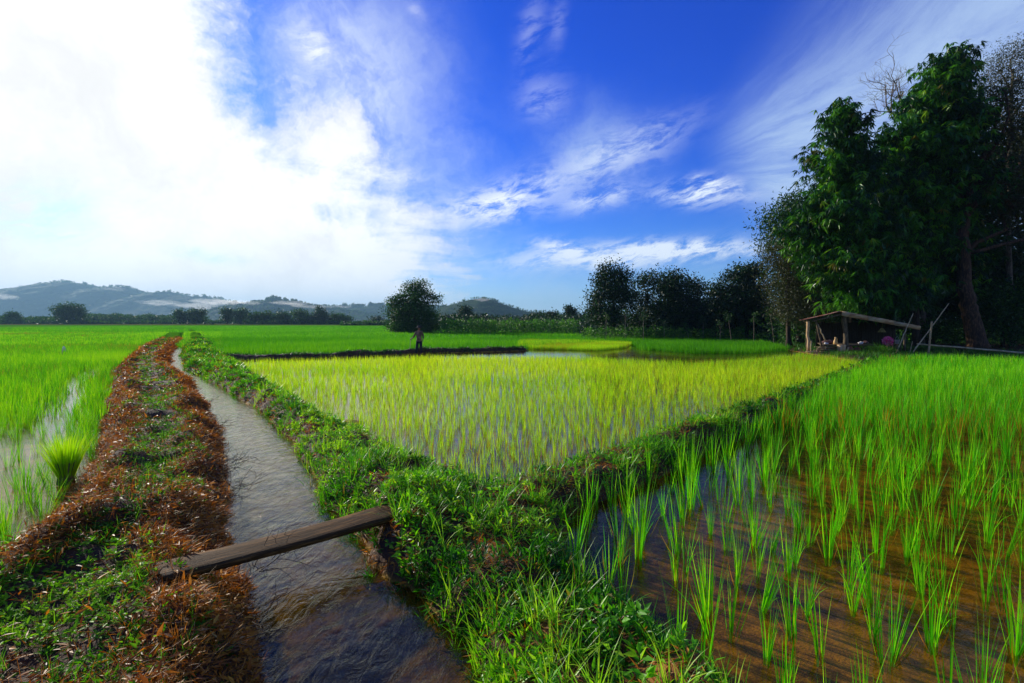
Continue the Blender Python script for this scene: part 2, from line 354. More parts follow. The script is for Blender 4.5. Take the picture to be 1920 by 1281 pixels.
def ground_mat():
    m, N = newmat('ground')
    g = N.node('ShaderNodeNewGeometry'); P = g.outputs['Position']; s = N.node('ShaderNodeSeparateXYZ', i_0=P)
    x, y, z = s.outputs
    n1 = N.noise(P, 1.6, 8, .62); n2 = N.noise(P, 9, 8, .65); n3 = N.noise(P, 60, 4, .6)
    bed = N.ramp(N.m('ADD', N.m('MULTIPLY', n1, .65), N.m('MULTIPLY', n2, .35)), [(.40, (.025, .018, .004)), (.47, (.14, .085, .008)), (.53, (.36, .20, .012)), (.62, (.50, .29, .025))])
    soil = N.ramp(N.m('ADD', N.m('MULTIPLY', n2, .6), N.m('MULTIPLY', n3, .4)), [(.3, (.020, .011, .006)), (.5, (.060, .030, .013)), (.68, (.15, .065, .022))])
    clay = N.ramp(n2, [(.3, (.20, .07, .012)), (.7, (.45, .20, .045))])
    at = N.node('ShaderNodeAttribute', attribute_name='tint')       # bare clay patches
    soil = N.mix(at.outputs['Fac'], soil, clay)
    c = N.mix(N.remap(z, -.02, .05), bed, soil)
    far = N.ramp(N.noise(N.comb(N.m('MULTIPLY', x, .02), N.m('MULTIPLY', y, .05)), 1.0, 6, .6), [(.3, (.04, .18, .004)), (.5, (.08, .28, .006)), (.7, (.24, .36, .02))])
    far = N.mix(N.remap(y, 215, 235), far, N.ramp(N.noise(N.comb(N.m('MULTIPLY', x, .02), N.m('MULTIPLY', y, .1), 5.0), 1.0, 6, .6), [(.4, (.06, .10, .012)), (.6, (.16, .12, .03))]))
    c = N.mix(N.remap(y, 36, 44), c, far)
    b = N.node('ShaderNodeBump', i_Height=N.m('ADD', n2, N.m('MULTIPLY', n3, .4)), i_Strength=.8, i_Distance=.03)
    p = N.node('ShaderNodeBsdfPrincipled', i_Base_Color=c, i_Roughness=.85, i_Normal=b.outputs[0]); N.put(p.inputs['Specular IOR Level'], N.remap(y, 25, 40, .25, 0.0))
    o = N.node('ShaderNodeOutputMaterial'); N.l.new(p.outputs[0], o.inputs[0]); return m
def water_mat(name, tint, amp, scale, stretch=(1, 1, 1), rz=0.0, refl=1.0, pw=5.0, murk=.12, murkc=(.22, .12, .03), amp2=0.0):
    m, N = newmat(name)
    g = N.node('ShaderNodeNewGeometry'); mp = N.node('ShaderNodeMapping', i_Vector=g.outputs['Position'])
    mp.inputs['Rotation'].default_value = (0, 0, rz); mp.inputs['Scale'].default_value = stretch
    h = N.noise(mp.outputs[0], scale, 5, .6, 1.4)
    h2 = N.noise(g.outputs['Position'], scale*.23, 3, .5, .6)
    hh = N.m('ADD', h, N.m('MULTIPLY', h2, 1.6))
    b = N.node('ShaderNodeBump', i_Height=hh, i_Strength=1.0, i_Distance=amp)
    dt = N.node('ShaderNodeVectorMath', operation='DOT_PRODUCT', i_0=g.outputs['Incoming'], i_1=b.outputs[0])
    fr = N.m('ADD', .02, N.m('MULTIPLY', .98, N.m('POWER', N.m('SUBTRACT', 1.0, N.m('ABSOLUTE', dt.outputs['Value']), clamp=True), pw)))
    tr = N.node('ShaderNodeBsdfTransparent', i_Color=tint)
    mk = N.node('ShaderNodeBsdfDiffuse', i_Color=murkc)
    m1 = N.node('ShaderNodeMixShader', i_0=murk); N.l.new(tr.outputs[0], m1.inputs[1]); N.l.new(mk.outputs[0], m1.inputs[2])
    gl = N.node('ShaderNodeBsdfGlossy', i_Roughness=.035, i_Normal=b.outputs[0], i_Color=(refl, refl*.96, refl*.80))
    m2 = N.node('ShaderNodeMixShader', i_0=fr); N.l.new(m1.outputs[0], m2.inputs[1]); N.l.new(gl.outputs[0], m2.inputs[2])
    o = N.node('ShaderNodeOutputMaterial'); N.l.new(m2.outputs[0], o.inputs[0]); return m

# ------------------------------------------------------------------ layout: banks traced as plan outlines
def plan(l, z=0.0): return [gp(p[0], p[1], p[2] if len(p) > 2 else z) for p in l]
L_left = [(-900, 1500), (-330, 1281), (40, 1060), (100, 975), (158, 900), (192, 832), (197, 760), (212, 700), (252, 664), (300, 636), (318, 625), (346, 616)]
L_right = [(440, 1700), (470, 1400), (452, 1281), (445, 1150), (412, 1040), (410, 960), (415, 900), (410, 830), (385, 770), (352, 712), (310, 690), (316, 662), (340, 640), (345, 625), (349, 616)]
R_left = [(960, 1700), (940, 1400), (935, 1281), (885, 1180), (808, 1110), (712, 1050), (690, 985), (640, 952), (605, 905), (588, 870), (548, 820), (505, 775), (445, 742), (395, 712), (352, 690), (345, 668), (352, 648), (356, 625), (352, 616)]
R_right = [(356, 616), (378, 627, .1), (385, 645, .2), (425, 670, .2), (484, 707, .2), (552, 746, .2), (612, 781, .2), (690, 811, .2), (770, 854, .2), (865, 899, .2), (960, 914, .15), (1040, 958), (1050, 1030), (1085, 1110), (1185, 1180), (1290, 1281), (1400, 1420), (1600, 1700)]
D_top = [(940, 914, .15), (1060, 872, .15), (1200, 829, .15), (1340, 785, .15), (1480, 736, .15), (1585, 695, .15), (1622, 680, .15)]
D_bot = [(1655, 684), (1560, 722), (1450, 786), (1330, 846), (1180, 912), (1070, 960), (1000, 960)]
PL = plan(L_left)+plan(L_right)[::-1]
PR = plan(R_left)+plan(R_right)
PD = plan(D_top)+plan(D_bot)
BB = [gp(*p) for p in [(385, 668, .15), (500, 668, .15), (600, 665, .15), (700, 662, .15), (780, 657, .15), (860, 656, .15), (976, 653, .15)]]
LAND = plan([(1488, 657), (1530, 664), (1622, 680), (1720, 676), (1850, 680), (1990, 684), (2500, 700)], .05)+[(120, 30), (120, 90), (22, 52)]+plan([(1480, 640), (1330, 634), (1200, 630), (1080, 627), (1060, 624)], .0)[0:3]+plan([(1475, 650)], .05)
LAND = plan([(1488, 657), (1530, 664), (1622, 680), (1720, 676), (1850, 680), (1990, 684), (2500, 700)], .05)+[(150, 40), (150, 120), (8, 120)]+plan([(1040, 622), (1200, 632), (1330, 638), (1440, 645)], .05)
LAND2 = plan([(845, 626), (845, 621), (1040, 621), (1040, 625)], .05)
def sdf(poly, X, Y):
    X = np.asarray(X, float); Y = np.asarray(Y, float)
    d = np.full(X.shape, 1e9); ins = np.zeros(X.shape, bool); n = len(poly)
    for i in range(n):
        x0, y0 = poly[i]; x1, y1 = poly[(i+1) % n]; ex, ey = x1-x0, y1-y0; l2 = ex*ex+ey*ey+1e-12
        t = np.clip(((X-x0)*ex+(Y-y0)*ey)/l2, 0, 1)
        d = np.minimum(d, (X-x0-t*ex)**2+(Y-y0-t*ey)**2)
        c = ((y0 > Y) != (y1 > Y)) & (X < ex*(Y-y0)/((y1-y0) if y1 != y0 else 1e-12)+x0)
        ins ^= c
    d = np.sqrt(d); return np.where(ins, d, -d)
def pld(line, X, Y):
    d = np.full(np.shape(X), 1e9)
    for (x0, y0), (x1, y1) in zip(line[:-1], line[1:]):
        ex, ey = x1-x0, y1-y0; t = np.clip(((X-x0)*ex+(Y-y0)*ey)/(ex*ex+ey*ey), 0, 1)
        d = np.minimum(d, (X-x0-t*ex)**2+(Y-y0-t*ey)**2)
    return np.sqrt(d)
def zones(X, Y):
    w = fbm(X*2.3, Y*2.3, 3, 9)*.10+fbm(X*.5, Y*.5, 2, 4)*.08
    return dict(L=sdf(PL, X, Y)+w, R=sdf(PR, X, Y)+w, D=sdf(PD, X, Y)+w, B=.42-pld(BB, X, Y)+w, G=sdf(LAND, X, Y)+w)
def sm(a, b, v):
    t = np.clip((v-a)/(b-a), 0, 1); return t*t*(3-2*t)
CL = [(920, 1025, .16, .10), (1035, 1190, .10, .09), (1180, 1150, .07, .05), (1240, 1262, .22, .04), (1070, 1262, .12, .05), (820, 850, .22, .10), (650, 770, .25, .09), (560, 745, .22, .07), (770, 885, .18, -.06), (900, 925, .2, -.08)]    # bare clods
CLW = [gp(a, b, .25)+(r, h) for a, b, r, h in CL]
BARE = [gp(1350, 760, .2)+(.5,), gp(1540, 668, .1)+(1.0,), gp(1625, 665, .1)+(.9,), gp(1420, 745, .2)+(.5,)]
PX0, PY0 = gp(330, 1062, .34); PX1, PY1 = gp(735, 952, .28)
def height(X, Y, z=None):
    z = z or zones(X, Y)
    n = fbm(X*1.7, Y*1.7, 4, 2)*.07+fbm(X*7, Y*7, 3, 3)*.022; lump_ = np.maximum(fbm(X*1.15+5, Y*1.15, 2, 12), -.3)*.16
    hl = .22*sm(-.12, .35, z['L'])+(1.4*n+.5*lump_)*sm(0, .3, z['L'])+.05*np.exp(-((z['L']-.34)/.2)**2)*(1+1.6*fbm(X*1.5, Y*1.5, 2, 17))
    hr = .25*sm(-.12, .22, z['R'])+(1.5*n+1.25*lump_)*sm(0, .25, z['R'])
    hd = .24*sm(-.12, .20, z['D'])+(1.4*n+.6*lump_)*sm(0, .25, z['D'])
    hb = (.25+.12*fbm(X*.6, X*0+3, 3, 88))*sm(-.05, .25, z['B'])+1.3*n*sm(0, .2, z['B'])
    hg = .14*sm(-.2, .6, z['G'])+n*.8*sm(0, .5, z['G'])
    h = np.maximum.reduce([hl, hr, hd, hb, hg])
    for a, b, r, q in CLW: h = h+q*np.exp(-((X-a)**2+(Y-b)**2)/(r*r))*(1+4*n)
    for (a, b), q, r2 in (((PX0, PY0), .29, .20), ((PX1, PY1), .25, .05)): w_ = np.exp(-(((X-a)**2+(Y-b)**2)/r2)**2); h = np.where(h > q, h*(1-w_)+q*w_, h)
    far = sm(60, 90, Y)
    bed = -.10+.025*fbm(X*1.1, Y*1.1, 4, 7)
    return (bed+(h+.10)*(h > 0)*1.0*np.clip(h/.02, 0, 1))*(1-far)+far*(.05)

def geoseries(a, b, s0, g):
    o = [a]; s = s0
    while o[-1] < b: o.append(o[-1]+s); s *= g
    return o
def build_ground():
    xs = [-v for v in geoseries(46, 5200, .10, 1.12)[1:]][::-1]+list(np.arange(-46, 26, .085))+geoseries(26, 5200, .1, 1.12)
    ys = [-v for v in geoseries(0, 400, .1, 1.2)[1:]][::-1]+geoseries(0, 70, .05, 1.0042)+geoseries(70.5, 6000, .5, 1.1)
    X, Y = np.meshgrid(np.array(xs), np.array(ys)); z = zones(X, Y); Z = height(X, Y, z)
    ny, nx = X.shape
    t = np.zeros_like(X)
    for a, b, r, q in CLW: t = np.maximum(t, np.exp(-((X-a)**2+(Y-b)**2)/(r*r*1.2)))
    for a, b, r in BARE: t = np.maximum(t, .8*np.exp(-((X-a)**2+(Y-b)**2)/(r*r)))
    i = np.arange(ny-1)[:, None]*nx+np.arange(nx-1)[None]; Q = np.stack([i, i+1, i+nx+1, i+nx], -1).reshape(-1, 4)
    me = npmesh('ground', np.stack([X, Y, Z], -1).reshape(-1, 3), Q, ground_mat(), t.ravel(), True, True)
    return tag(link('ground', me), kind='structure')
build_ground()

def sheet(name, poly, mat, z=0.0):
    if sum(poly[i-1][0]*poly[i][1]-poly[i][0]*poly[i-1][1] for i in range(len(poly))) < 0: poly = poly[::-1]
    me = bpy.data.meshes.new(name); me.from_pydata([(x, y, z) for x, y in poly], [], [list(range(len(poly)))]); me.update()
    me.materials.append(mat)
    return tag(link(name, me), kind='structure')
mid = lambda a, b: [((p[0]+q[0])/2, (p[1]+q[1])/2) for p, q in zip(a, b)]
# canal water lies between the two banks, tucked a little under each
CWl = plan([(420, 1700), (400, 1400), (400, 1281), (390, 1150), (360, 1040), (360, 960), (360, 900), (350, 830), (330, 770), (305, 712), (290, 690), (300, 662), (330, 640), (338, 625)])
CWr = plan([(1050, 1700), (1030, 1400), (990, 1281), (950, 1180), (860, 1100), (790, 1040), (760, 985), (710, 940), (650, 895), (625, 860), (580, 810), (530, 768), (465, 734), (410, 704), (370, 684), (358, 664), (360, 646), (362, 625)])
sheet('canal_water', CWl+CWr[::-1], water_mat('canal_water', (.52, .46, .20), .011, 11, (1, .42, 1), math.radians(-30), .95, 4.0, .05, (.16, .13, .02)))
# left paddy water; its edge runs under the middle of the left bank
mL = [((a+b)/2, y) for a, b, y in [(gp(-420, 1281)[0], gp(480, 1281)[0], 1.0)]]
Lc = plan([(-200, 1700), (-100, 1400), (20, 1281), (120, 1100), (200, 1000), (240, 900), (260, 820), (270, 760), (275, 700), (290, 664), (320, 640), (330, 625)])
sheet('left_paddy_water', Lc+[(-90, Lc[-1][1]), (-90, Lc[0][1])], water_mat('paddy_water_left', (.75, .6, .38), .0025, 5, murk=.25))
midpoly = plan([(372, 660), (390, 690), (450, 705), (520, 735), (600, 800), (680, 850), (780, 905), (950, 950), (1080, 915), (1220, 864), (1360, 810), (1500, 750), (1600, 694), (1640, 670), (1500, 656), (1480, 642), (1200, 634), (980, 645), (976, 650), (780, 654), (600, 661)])
sheet('middle_paddy_water', midpoly, water_mat('paddy_water_middle', (.72, .5, .25), .003, 6, murk=.25, murkc=(.16, .08, .025)))
rp = plan([(1500, 1700), (1330, 1400), (1240, 1281), (1150, 1180), (1050, 1110), (1010, 1030), (1010, 950), (1080, 925), (1200, 880), (1340, 815), (1480, 755), (1580, 706), (1645, 680), (1720, 670), (1850, 674), (2500, 690)])
sheet('right_paddy_water', rp+[(60, 10), (40, rp[0][1])], water_mat('paddy_water_right', (.86, .72, .40), .003, 5, refl=.7, murk=.08, murkc=(.30, .20, .015)))

# ------------------------------------------------------------------ rice
def clump(rng, n, nseg, hmin, hmax, wid, spread, r0=.022, old=.10, droop=.5):
    az = rng.uniform(0, 2*PI, n); L = rng.uniform(hmin, hmax, n); p0 = rng.uniform(.0, spread, n); p1 = p0+rng.uniform(.0, droop, n)*rng.uniform(.2, 1, n)
    base = np.stack([np.cos(az)*r0*rng.uniform(0, 1, n), np.sin(az)*r0*rng.uniform(0, 1, n), np.zeros(n)-.06], 1)
    br_ = rng.uniform(0, 1, n) < .10; p1[br_] += rng.uniform(.6, 1.3, br_.sum())
    tint = rng.uniform(.2, 1, n); dead = rng.uniform(0, 1, n) < old
    tint[dead] = rng.uniform(0, .1, dead.sum()); L[dead] *= .55; p0[dead] += .35
    W = wid*rng.uniform(.7, 1.15, n)
    tw = rng.uniform(-.9, .9, n)
    return blades(base, az, L, W, p0, p1, nseg, tint, tw)
def place(templ, pos, rz, scl, dt, sz=None):
    G = Geo(); k = len(templ); idx = np.arange(len(pos)) % k
    for j in range(k):
        s = idx == j
        if not s.any(): continue
        V, T, A = templ[j]; c, n_ = np.cos(rz[s])[:, None], np.sin(rz[s])[:, None]; sc_ = scl[s][:, None]
        x = (V[:, 0]*c-V[:, 1]*n_)*sc_+pos[s][:, 0:1]; y = (V[:, 0]*n_+V[:, 1]*c)*sc_+pos[s][:, 1:2]; z = V[:, 2]*sc_+pos[s][:, 2:3]
        P = np.stack([x, y, z], -1).reshape(-1, 3)
        TT = (T[None]+(np.arange(s.sum())*len(V))[:, None, None]).reshape(-1, 3)
        AA = np.clip(np.where(A[None] > .12, A[None]+dt[s][:, None], A[None]), 0, 1).reshape(-1)
        G.add(P, TT, AA)
    return G
def jgrid(x0, x1, y0, y1, s, rng, j=.42):
    X, Y = np.meshgrid(np.arange(x0, x1, s), np.arange(y0, y1, s)); X = X+rng.uniform(-j, j, X.shape)*s; Y = Y+rng.uniform(-j, j, Y.shape)*s
    X = X.ravel(); Y = Y.ravel(); k = np.abs(X) < 1.12*Y+1.6; return X[k], Y[k]
rng = RS(11)
right_t = [clump(rng, rng.randint(9, 22), 5, .26, .62, .0085, .10+.16*rng.uniform(), .015+.03*rng.uniform(), .13, .25+.4*rng.uniform()) for _ in range(22)]
right_m = [clump(rng, 16, 4, .32, .60, .010, .24, .04, .10, .5) for _ in range(10)]
right_f = [clump(rng, 12, 3, .32, .58, .016, .26, .05, .06, .5) for _ in range(8)]
left_n = [clump(rng, 26, 5, .28, .52, .0055, .34, .04, .10, .7) for _ in range(10)]
left_m = [clump(rng, 14, 3, .26, .48, .011, .34, .06, .05, .6) for _ in range(8)]
left_f = [clump(rng, 9, 2, .28, .45, .035, .34, .14, .03, .5) for _ in range(8)]
yel_n = [clump(rng, 12, 4, .18, .38, .0065, .26, .025, .20, .5) for _ in range(12)]
yel_m = [clump(rng, 9, 3, .20, .38, .010, .28, .04, .12, .5) for _ in range(10)]
def paddy(x, y, kind):
    return None
def inpoly(poly, X, Y): return sdf(poly, X, Y) > 0
# positions ----------------
cand = []       # (size, kind, x, y)
X, Y = jgrid(0, 42, 2.0, 8.0, .28, rng, .5); k = inpoly(rp+[(60, 10), (40, rp[0][1])], X, Y)
z = zones(X, Y); k &= (z['R'] < -.05) & (z['D'] < -.04); bare = fbm(X*.9+3, Y*.9, 2, 21); k &= rng.uniform(0, 1, len(X)) < .93+.1*bare
near_r = np.stack([X[k], Y[k]], 1)
X, Y = jgrid(0, 42, 8.0, 30, .215, rng); k = inpoly(rp+[(60, 10), (40, rp[0][1])], X, Y)
z = zones(X, Y); k &= (z['D'] < -.04) & (z['G'] < -.05); far_r = np.stack([X[k], Y[k]], 1)
X, Y = jgrid(-14, 0, 2.6, 9, .20, rng); z = zones(X, Y); LP = Lc+[(-90, Lc[-1][1]), (-90, Lc[0][1])]
k = inpoly(LP, X, Y) & (z['L'] < -.04); open_ = z['L']+.32+.25*fbm(X*1.1, Y*.7, 2, 33)      # open water lane beside the bank
lane = (np.abs(z['L']+.75) < .30); k &= ~(lane & (rng.uniform(0, 1, len(X)) < .80)) & (rng.uniform(0, 1, len(X)) < .92)
near_l = np.stack([X[k], Y[k]], 1)
X, Y = jgrid(-36, 0, 9, 34, .20, rng); z = zones(X, Y); k = inpoly(LP, X, Y) & (z['L'] < -.04)
lane = (np.abs(z['L']+.8) < .28) & (Y < 20); k &= ~(lane & (rng.uniform(0, 1, len(X)) < .7)); mid_l = np.stack([X[k], Y[k]], 1)
X, Y = jgrid(-14, 22, 4.8, 12, .142, rng); z = zones(X, Y)
yelp = plan([(300, 660), (440, 671), (600, 667), (780, 661), (975, 661), (1100, 663), (1200, 668), (1300, 671), (1400, 667), (1500, 658), (1700, 668), (1500, 900), (900, 1100), (100, 900)], .28)
def yellow_ok(X, Y, z): return inpoly(midpoly, X, Y) & (z['R'] < -.02) & (z['D'] < -.02) & (z['B'] < -.1) & (z['G'] < -.1)
k = yellow_ok(X, Y, z) & (rng.uniform(0, 1, len(X)) < .80+.35*fbm(X*.8, Y*.8, 2, 41)); near_y = np.stack([X[k], Y[k]], 1)
X, Y = jgrid(-22, 26, 12, 34, .165, rng); z = zones(X, Y)
back_edge = np.interp(X/np.maximum(Y, 1), [-.62, -.12, .02, .30, .60], [26.3, 29.5, 30.0, 24.0, 27.0])   # rows stop short of the open water
k = yellow_ok(X, Y, z) & inpoly(yelp, X, Y) & (rng.uniform(0, 1, len(X)) < .86+.25*fbm(X*.5, Y*.5, 2, 42)); mid_y = np.stack([X[k], Y[k]], 1)


def proto_mesh(lst, tag_, mat): 
    return [npmesh('rice_clump', V, T, mat, A) for V, T, A in lst]
pr = proto_mesh(right_t, 'r', M['rice']); pl = proto_mesh(left_n, 'l', M['rice_left']); py_ = proto_mesh(yel_n, 'y', M['rice_young'])
NBIG = (210, 56, 33)
def individual(P, nb, meshes, label, scl):
    d = np.hypot(P[:, 0], P[:, 1]); infr = (np.abs(P[:, 0]) < 1.06*P[:, 1]+.02) & (P[:, 1] > 2.35)
    order = np.argsort(np.where(infr, d, 1e6)); pick = order[:nb]
    for i in pick:
        j = rng.randint(len(meshes)); o = link('rice_clump', meshes[j], None, (P[i, 0], P[i, 1], 0)); s = scl*rng.uniform(.72, 1.18)
        o.rotation_euler = (rng.normal()*.09, rng.normal()*.09, rng.uniform(0, 2*PI)); o.scale = (s, s, s*rng.uniform(.9, 1.15))
        tag(o, label, 'rice plant', 'rice clumps standing in the paddies')
    return np.delete(P, pick, 0)
near_r = individual(near_r, NBIG[0], pr, 'tall bright green rice clump standing in the clear brown water on the right', 1.0)
near_l = individual(near_l, NBIG[1], pl, 'thin leaved light green rice clump in the paddy beside the rusty brown bank', 1.0)
near_y = individual(near_y, NBIG[2], py_, 'short yellow green rice clump in the front corner of the middle paddy', 1.0)
def field(name, parts, mat):
    G = Geo()
    for tmpl, P, s0, dz in parts:
        if not len(P): continue
        n = len(P); pos = np.column_stack([P, np.full(n, dz)])
        patch = fbm(P[:, 0]*.35, P[:, 1]*.35, 3, 61)*.30+fbm(P[:, 0]*.09, P[:, 1]*.13, 3, 66)*.45+rng.normal(size=n)*.12
        g = place(tmpl, pos, rng.uniform(0, 2*PI, n), s0*rng.uniform(.8, 1.15, n)*(1+.12*fbm(P[:, 0]*.6, P[:, 1]*.6, 2, 71)), patch)
        G.V += g.V; G.T += [t+G.n for t in g.T]; G.A += g.A; G.n += g.n
    o = G.obj(name, mat); tag(o, kind='stuff'); return o
hid = near_r[(near_r[:, 1] < 40)]
field('right_rice_field', [(right_t, hid, 1.0, 0), (right_m, far_r[far_r[:, 1] < 15], 1.0, 0), (right_f, far_r[far_r[:, 1] >= 15], 1.0, 0)], M['rice'])
field('middle_rice_field', [(yel_n, near_y, 1.0, 0), (yel_m, mid_y, 1.0, 0)], M['rice_young'])
X, Y = jgrid(-100, 0, 34, 75, .34, rng); k = (sdf(PL, X, Y) < -.1) & (X < -.60*Y); lf = np.stack([X[k], Y[k]], 1)
field('left_rice_field', [(left_n, near_l, 1.0, 0), (left_m, mid_l, 1.0, 0), (left_f, lf, 1.0, 0)], M['rice_left'])
# back field
X, Y = jgrid(-45, 40, 26.5, 48, .24, rng); z = zones(X, Y)
beh = Y > np.interp(X, [p[0] for p in BB]+[12, 30], [p[1]+.3 for p in BB]+[43, 46])
k = beh & (z['R'] < -.1) & (z['L'] < -.1) & (z['B'] < -.1) & (z['G'] < -.2) & (X > -.67*Y); bf1 = np.stack([X[k], Y[k]], 1)
grn = plan([(1170, 641), (1200, 656), (1300, 664), (1400, 664), (1492, 657), (1440, 642), (1330, 636), (1200, 631)], .0)
X, Y = jgrid(4, 30, 22, 60, .2, rng); k = inpoly(grn, X, Y) & (zones(X, Y)['G'] < -.1); bf1 = np.concatenate([bf1, np.stack([X[k], Y[k]], 1)])
X, Y = jgrid(-75, 75, 48, 105, .46, rng); k = (X > -.67*Y) & (sdf(LAND, X, Y) < -.3) & (sdf(PL, X, Y) < -.1) & (sdf(PR, X, Y) < -.1); bf2 = np.stack([X[k], Y[k]], 1)
X, Y = jgrid(-130, 130, 75, 150, .75, rng); k = (Y > 105) | (X < -.67*Y); k &= sdf(LAND, X, Y) < -1; bf3 = np.stack([X[k], Y[k]], 1)
field('back_rice_field', [(right_f, bf1, .9, 0), (left_f, bf2, 1.1, 0), (left_f, bf3, 1.3, .02)], M['rice_back'])
# dense nursery bed
nb = plan([(968, 652), (1000, 656), (1060, 657), (1120, 659), (1175, 653), (1185, 646), (1100, 643), (1000, 641), (975, 642)])
X, Y = jgrid(-2, 14, 27, 46, .11, rng); k = inpoly(nb, X, Y); P = np.stack([X[k], Y[k]], 1)
nur = [clump(rng, 12, 3, .32, .50, .014, .14, .05, .03, .25) for _ in range(8)]
field('seedling_bed', [(nur, P, .80, 0)], M['rice_young'])

# ------------------------------------------------------------------ plants on the banks
def scatter(x0, x1, y0, y1, dens, rng, mask):
    """random points, density falling with distance: dens(y) per square metre"""
    out = []
    ys = geoseries(y0, y1, .8, 1.25)
    for a, b in zip(ys[:-1], ys[1:]):
        n = int((x1-x0)*(b-a)*dens((a+b)/2)); X = rng.uniform(x0, x1, n); Y = rng.uniform(a, b, n)
        k = np.abs(X) < 1.1*Y+.8; X = X[k]; Y = Y[k]
        z = zones(X, Y); k = mask(X, Y, z, rng); X = X[k]; Y = Y[k]
        zz = {q: v[k] for q, v in z.items()}
        out.append(np.column_stack([X, Y, height(X, Y, zz), np.maximum.reduce([zz['L'], zz['R'], zz['D']])]))
    return np.concatenate(out)
def whorls(P, rng, n, lmin, lmax, w, rise, tmean, grow=.12):
    """small rosettes of lance leaves"""
    m = len(P); R = np.repeat(np.arange(m), n); f = np.clip((P[:, 1]/7), 1, 5)[R]
    az = rng.uniform(0, 2*PI, m*n); e = rng.uniform(-.15, rise, m*n)
    d = np.stack([np.cos(az)*np.cos(e), np.sin(az)*np.cos(e), np.sin(e)], 1)
    st = rng.uniform(0, grow, m)
    b = P[R, :3]+np.array([0, 0, 1])*(st[R]*rng.uniform(.3, 1, m*n))[:, None]+d*.01
    L = rng.uniform(lmin, lmax, m*n)*f**.8
    t = np.clip(tmean[R]+rng.normal(size=m*n)*.16, .13, 1); o = rng.uniform(0, 1, m*n) < .05; t[o] = rng.uniform(0, .08, o.sum())
    return leaves(b, d, L, L*w, t, rng, np.tile([0, 0, 1.0], (m*n, 1)))
def tufts(P, rng, n, hmin, hmax, w, spread, droop, tmean, nseg=4):
    m = len(P); R = np.repeat(np.arange(m), n); az = rng.uniform(0, 2*PI, m*n); f = np.clip(P[:, 1]/8, 1, 5)[R]
    b = P[R, :3].copy(); b[:, 0] += rng.normal(size=m*n)*.015*f; b[:, 1] += rng.normal(size=m*n)*.015*f; b[:, 2] -= .01
    L = rng.uniform(hmin, hmax, m*n); p0 = rng.uniform(.05, spread, m*n); p1 = p0+rng.uniform(0, droop, m*n)
    t = np.clip(tmean[R]+rng.normal(size=m*n)*.15, .13, 1); o = rng.uniform(0, 1, m*n) < .06; t[o] = rng.uniform(0, .1, o.sum())
    return blades(b, az, L, w*f*rng.uniform(.6, 1.2, m*n), p0, p1, nseg, t, rng.uniform(-.6, .6, m*n))
def tm(P, s, c=.55, a=.5): return np.clip(c+1.3*a*fbm(P[:, 0]*s, P[:, 1]*s, 3, 81), .13, 1)
rng = RS(23)
# dry rusty litter on the left bank, mostly along both shoulders
def drymask(X, Y, z, r):
    s = z['L']; mid_ = sm(.30, .62, s+.22*fbm(X*1.2, Y*.8, 3, 15)); keep = (1-.85*mid_)*np.clip(.25+1.3*vnoise(X*2.4+3, Y*2.4, 46), 0, 1)
    return (s > -.10) & (r.uniform(0, 1, len(X)) < keep) & ((np.abs(X-PX0)**2+(Y-PY0)**2 > .05) | (r.uniform(0, 1, len(X)) < .25))
P = scatter(-34, 0, 1.9, 60, lambda y: 5200*min(1, (4.0/y)**1.55), rng, drymask); n = len(P)
d = rng.normal(size=(n, 3))*np.array([1, 1, .45]); d += np.array([.7, .5, 0]); f = np.clip(P[:, 1]/6, 1, 6)**.85
t = np.clip(.52+.34*fbm(P[:, 0]*1.4, P[:, 1]*1.4, 3, 19)+rng.normal(size=n)*.22, 0, 1)
L = rng.uniform(.025, .085, n)*f
g = Geo(); b = P[:, :3].copy(); b[:, 2] += rng.uniform(0, 1, n)**2*.07; g.add(*leaves(b, d, L, L*rng.uniform(.12, .30, n), t, rng, np.tile([0, 0, 1.0], (n, 1))))
Q = P[rng.uniform(0, 1, n) < .22]; q = len(Q)         # stiff dry stalks
g.add(*blades(Q[:, :3].copy(), rng.uniform(0, 2*PI, q), rng.uniform(.06, .20, q), .0035*np.clip(Q[:, 1]/6, 1, 6), rng.uniform(.2, 1.2, q), rng.uniform(.6, 1.9, q), 3, np.clip(rng.normal(size=q)*.2+.6, 0, 1), rng.uniform(-1, 1, q)))
Q = scatter(-34, 0, 1.9, 60, lambda y: 130*min(1, (4.0/y)**1.3), rng, lambda X, Y, z, r: (z['L'] > -.1) & (z['L'] < .62+.2*fbm(X, Y, 2, 5)) & (r.uniform(0, 1, len(X)) < .2+1.2*vnoise(X*1.8, Y*1.8, 44)))
g.add(*tufts(Q, rng, 11, .05, .15, .0045, 1.5, 1.3, np.clip(.62+.5*fbm(Q[:, 0]*1.7, Q[:, 1]*1.7, 3, 8), .15, 1), 3))
tag(g.obj('dry_grass', M['litter']), kind='stuff')
# green weeds down the middle of the left bank
def midmask(X, Y, z, r):
    s = z['L']; m_ = np.maximum(sm(.16, .5, s+.25*fbm(X*1.2, Y*.8, 3, 15)), .22); return (s > .06) & (r.uniform(0, 1, len(X)) < m_*(.25+1.1*vnoise(X*2.2, Y*2.2, 77))*np.clip(1.6-Y*.06, .5, 1))
P = scatter(-34, 0, 1.9, 60, lambda y: 620*min(1, (4.0/y)**1.5), rng, midmask)
g = Geo(); g.add(*whorls(P, rng, 7, .018, .055, .36, .9, tm(P, 1.5, .45, .6), .05))
Q = P[rng.uniform(0, 1, len(P)) < .05]; g.add(*tufts(Q, rng, 7, .06, .18, .006, .7, .7, tm(Q, 1, .6)))
tag(g.obj('path_weeds', M['weed_dark']), kind='stuff')
